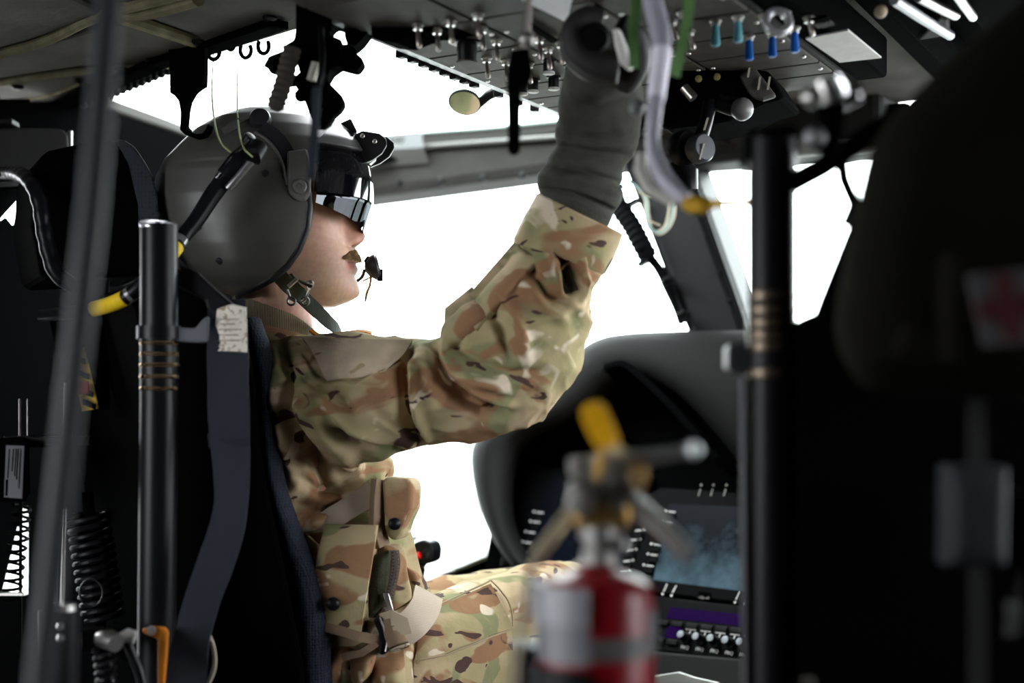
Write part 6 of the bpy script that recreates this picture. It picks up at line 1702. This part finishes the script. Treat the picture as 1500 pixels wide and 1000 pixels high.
# headrest clamp with pale metal glints
hcx = thing('clamp_fitting', 'blurred bright metal clamp at the top of the right seat tube', 'clamp', P(1215, 200, 1.2))
MB().tube([P(1205, 118, 1.2), P(1212, 132, 1.2), P(1216, 150, 1.2)], [.007, .009, .007], 14).build('jaw', STEEL, hcx)
MB().tube([P(1232, 108, 1.2), P(1244, 124, 1.2), P(1247, 142, 1.2), P(1234, 152, 1.2)], [.006, .010, .010, .006], 14).build('jaw', CHROME, hcx)
MB().ball(P(1189, 142, 1.2), .0085, 14).build('clamp_knob', STEEL, hcx)
MB().tube([P(1216, 140, 1.22), P(1218, 175, 1.23), P(1210, 215, 1.25)], [.013, .012, .012], 14).build('clamp_stem', BLACK, hcx)
MB().ball(P(1194, 201, 1.23), .010, 14).build('clamp_knob', mat('dull_steel', (.25, .25, .26), .45, .8), hcx)

# medical bag with its red cross panel, hung on the seat back
md = thing('medical_bag', 'dark olive medical bag with a white panel and red cross hung at the right', 'bag', P(1400, 580, 1.0))
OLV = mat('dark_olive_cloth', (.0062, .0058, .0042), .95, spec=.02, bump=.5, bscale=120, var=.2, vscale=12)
ob = [(1275, 225), (1300, 180), (1360, 120), (1440, 50), (1520, -10), (1700, -40), (1700, 570), (1500, 580), (1330, 575), (1262, 560), (1236, 520), (1226, 470), (1234, 420), (1248, 340)]
cxy = (1450, 300)
Rg = []
for k, dd in ((.9, 1.16), (1.0, 1.13), (1.02, 1.09), (1.0, 1.05), (.94, 1.02), (.8, 1.0), (.5, .99)):
    Rg.append([list(P(cxy[0] + (x - cxy[0]) * k, cxy[1] + (y - cxy[1]) * k, dd)) for x, y in rs(ob + ob[:1], 61)[:-1]])
MB().rings(Rg, True).build('bag_body', OLV, md, smooth=60)
MB().ribbon([P(1250, 470, 1.035), P(1330, 500, .99), P(1420, 515, .98), P(1560, 520, .98)], .012, Vector((0, -1, 0)), .004).build('bag_strap', OLV, md, smooth=30)
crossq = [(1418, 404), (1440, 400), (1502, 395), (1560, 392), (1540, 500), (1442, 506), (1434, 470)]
cpn = MB().prism([P(x, y, .965) for x, y in crossq], (0, .004, 0)).build('cross_panel', mat('shaded_white_cloth', (.085, .085, .09), .8), md, smooth=0, label='white cloth panel')  # white cloth, with the shade it hangs in put into the colour
RC = mat('red_cross', (.05, .002, .005), .8)
MB().prism([P(x, y, .962) for x, y in [(1456, 402), (1482, 400), (1488, 432), (1526, 430), (1530, 462), (1494, 466), (1500, 496), (1476, 498), (1468, 468), (1436, 470), (1430, 440), (1462, 436)]], (0, .0035, 0)).build('red_cross', RC, md, smooth=0, label='red cross')
MB().box(P(1470, 450, .983), .045, .015, .04).build('panel_backing', OLV, md, bevel=.01)
# grey pouch on webbing below it
gpch = thing('grey_pouch', 'slate grey pouch on a vertical webbing strap at the lower right', 'pouch', P(1435, 1010, 1.05))
pillow([P(1392, 682, 1.05), P(1476, 682, 1.05), P(1474, 830, 1.05), P(1390, 828, 1.05)], 16, 16, .03, .01, ex=6).build('pouch_body', mat('slate_cloth', (.010, .012, .016), .8, var=.3, vscale=30), gpch, smooth=60)
MB().ribbon([P(1432, 560, 1.075), P(1431, 620, 1.07), P(1432, 685, 1.06)], .0065, Vector((0, -1, 0)), .003).build('webbing', mat('dark_webbing', (.007, .007, .007), .7), gpch, smooth=30)
MB().ribbon([P(1432, 826, 1.06), P(1433, 900, 1.06), P(1433, 1100, 1.06)], .0065, Vector((0, -1, 0)), .003).build('webbing', mat('dark_webbing', (.007, .007, .007), .7), gpch, smooth=30)
MB().ribbon([P(1398, 700, 1.036), P(1432, 704, 1.034), P(1470, 700, 1.036)], .004, Vector((0, -1, 0)), .002).build('pouch_seam', STRAPM, gpch, smooth=30)
MB().box(P(1432, 770, 1.14), .03, .06, .03).build('pouch_hanger', BLACK, gpch)
tgl = MB().ribbon([P(1484, 880, 1.08), P(1486, 905, 1.08), P(1482, 930, 1.09)], .006, Vector((0, -1, 0)), .003).build('strap_end', mat('dim_grey_strap', (.05, .05, .05), .7), smooth=30)
MB().tube([P(1484, 882, 1.085), P(1490, 840, 1.2)], .004, 8).build('strap_cord', BLACK, tgl)
tag(tgl, 'short grey strap end hanging at the lower right edge', 'strap')
# keyed placard at the foot of the right tube
kp = thing('keyed_placard', 'small black placard with white lettering at the bottom beside the right tube', 'placard', P(1182, 1005, 1.22))
MB().prism([P(1168, 988, 1.225), P(1196, 990, 1.225), P(1196, 1020, 1.225), P(1168, 1020, 1.225)], (0, .004, 0)).build('plate', BLACK, kp, smooth=0)
DIMW = mat('dim_lettering', (.35, .34, .3), .7)
text('KEYED', 'lettering', DIMW, kp, P(1184, 994, 1.2245), X, Z, .0036)
text('TO THE', 'lettering', DIMW, kp, P(1185, 999.5, 1.2245), X, Z, .0036)

# grey headset cord hanging from the roof with a yellow end
hcd = thing('headset_cord', 'blurred grey headset cord with a yellow end hanging beside the glove', 'cord', P(985, 310, 1.38))
CORD = mat('grey_cord', (.34, .33, .39), .4, spec=.4)
cp_ = catmull([list(P(x, y, dd)) + [r_ / FPX * dd, 0] for x, y, dd, r_ in [(948, -40, 1.5, 15), (958, 10, 1.5, 15), (968, 50, 1.49, 15), (968, 80, 1.48, 13), (965, 110, 1.47, 12), (961, 145, 1.45, 11), (957, 185, 1.44, 10), (956, 215, 1.43, 10), (965, 245, 1.42, 13), (982, 272, 1.41, 13), (1006, 292, 1.40, 11)]], 70)
MB().tube(cp_[:, :3], cp_[:, 3], 18).build('cord', CORD, hcd)
sg = [i for i in range(70) if 72 <= HOR - (cp_[i, 2] - CZ) / cp_[i, 1] * FPX <= 148]
MB().tube(cp_[sg, :3], cp_[sg, 3] * 1.15, 18).build('sleeve', mat('pale_sleeve', (.8, .78, .88), .4), hcd, label='pale lavender sleeve')
MB().ball(P(933, 157, 1.46), .0085, 12).build('cord_knob', mat('dull_knob', (.1, .11, .11), .4), hcd)
MB().tube([P(940, 225, 1.45), P(938, 248, 1.45), P(950, 276, 1.44), P(985, 296, 1.42)], [.006, .007, .006, .005], 12).build('lower_lead', mat('pale_lead', (.35, .34, .3), .5), hcd)
YE = mat('yellow_end', (.5, .29, .015), .5)
MB().tube([P(1000, 298, 1.395), P(1012, 300, 1.395), P(1030, 301, 1.39), P(1042, 299, 1.39)], [.005, .0085, .0085, .005], 14).build('yellow_end', YE, hcd, label='yellow end')
MB().tube([P(1040, 299, 1.39), P(1070, 297, 1.36), P(1100, 296, 1.33)], .0038, 10).build('yellow_rod', YE, hcd, label='yellow rod')
for pts, lab in (([(932, -30), (930, 20), (928, 60), (929, 100)], 'green webbing strip left of the grey cord'), ([(1012, -30), (1006, 30), (998, 70), (988, 112)], 'green webbing strip right of the grey cord')):
    gsx = MB().ribbon(catmull([list(P(x, y, 1.5)) + [0, 0] for x, y in pts], 12)[:, :3], .0058, Vector((.2, -1, 0)), .002).build('green_strip', mat('green_webbing', (.09, .2, .06), .6, var=.2, vscale=40), smooth=30)
    tag(gsx, lab, 'strap')
bpy.context.view_layer.update()
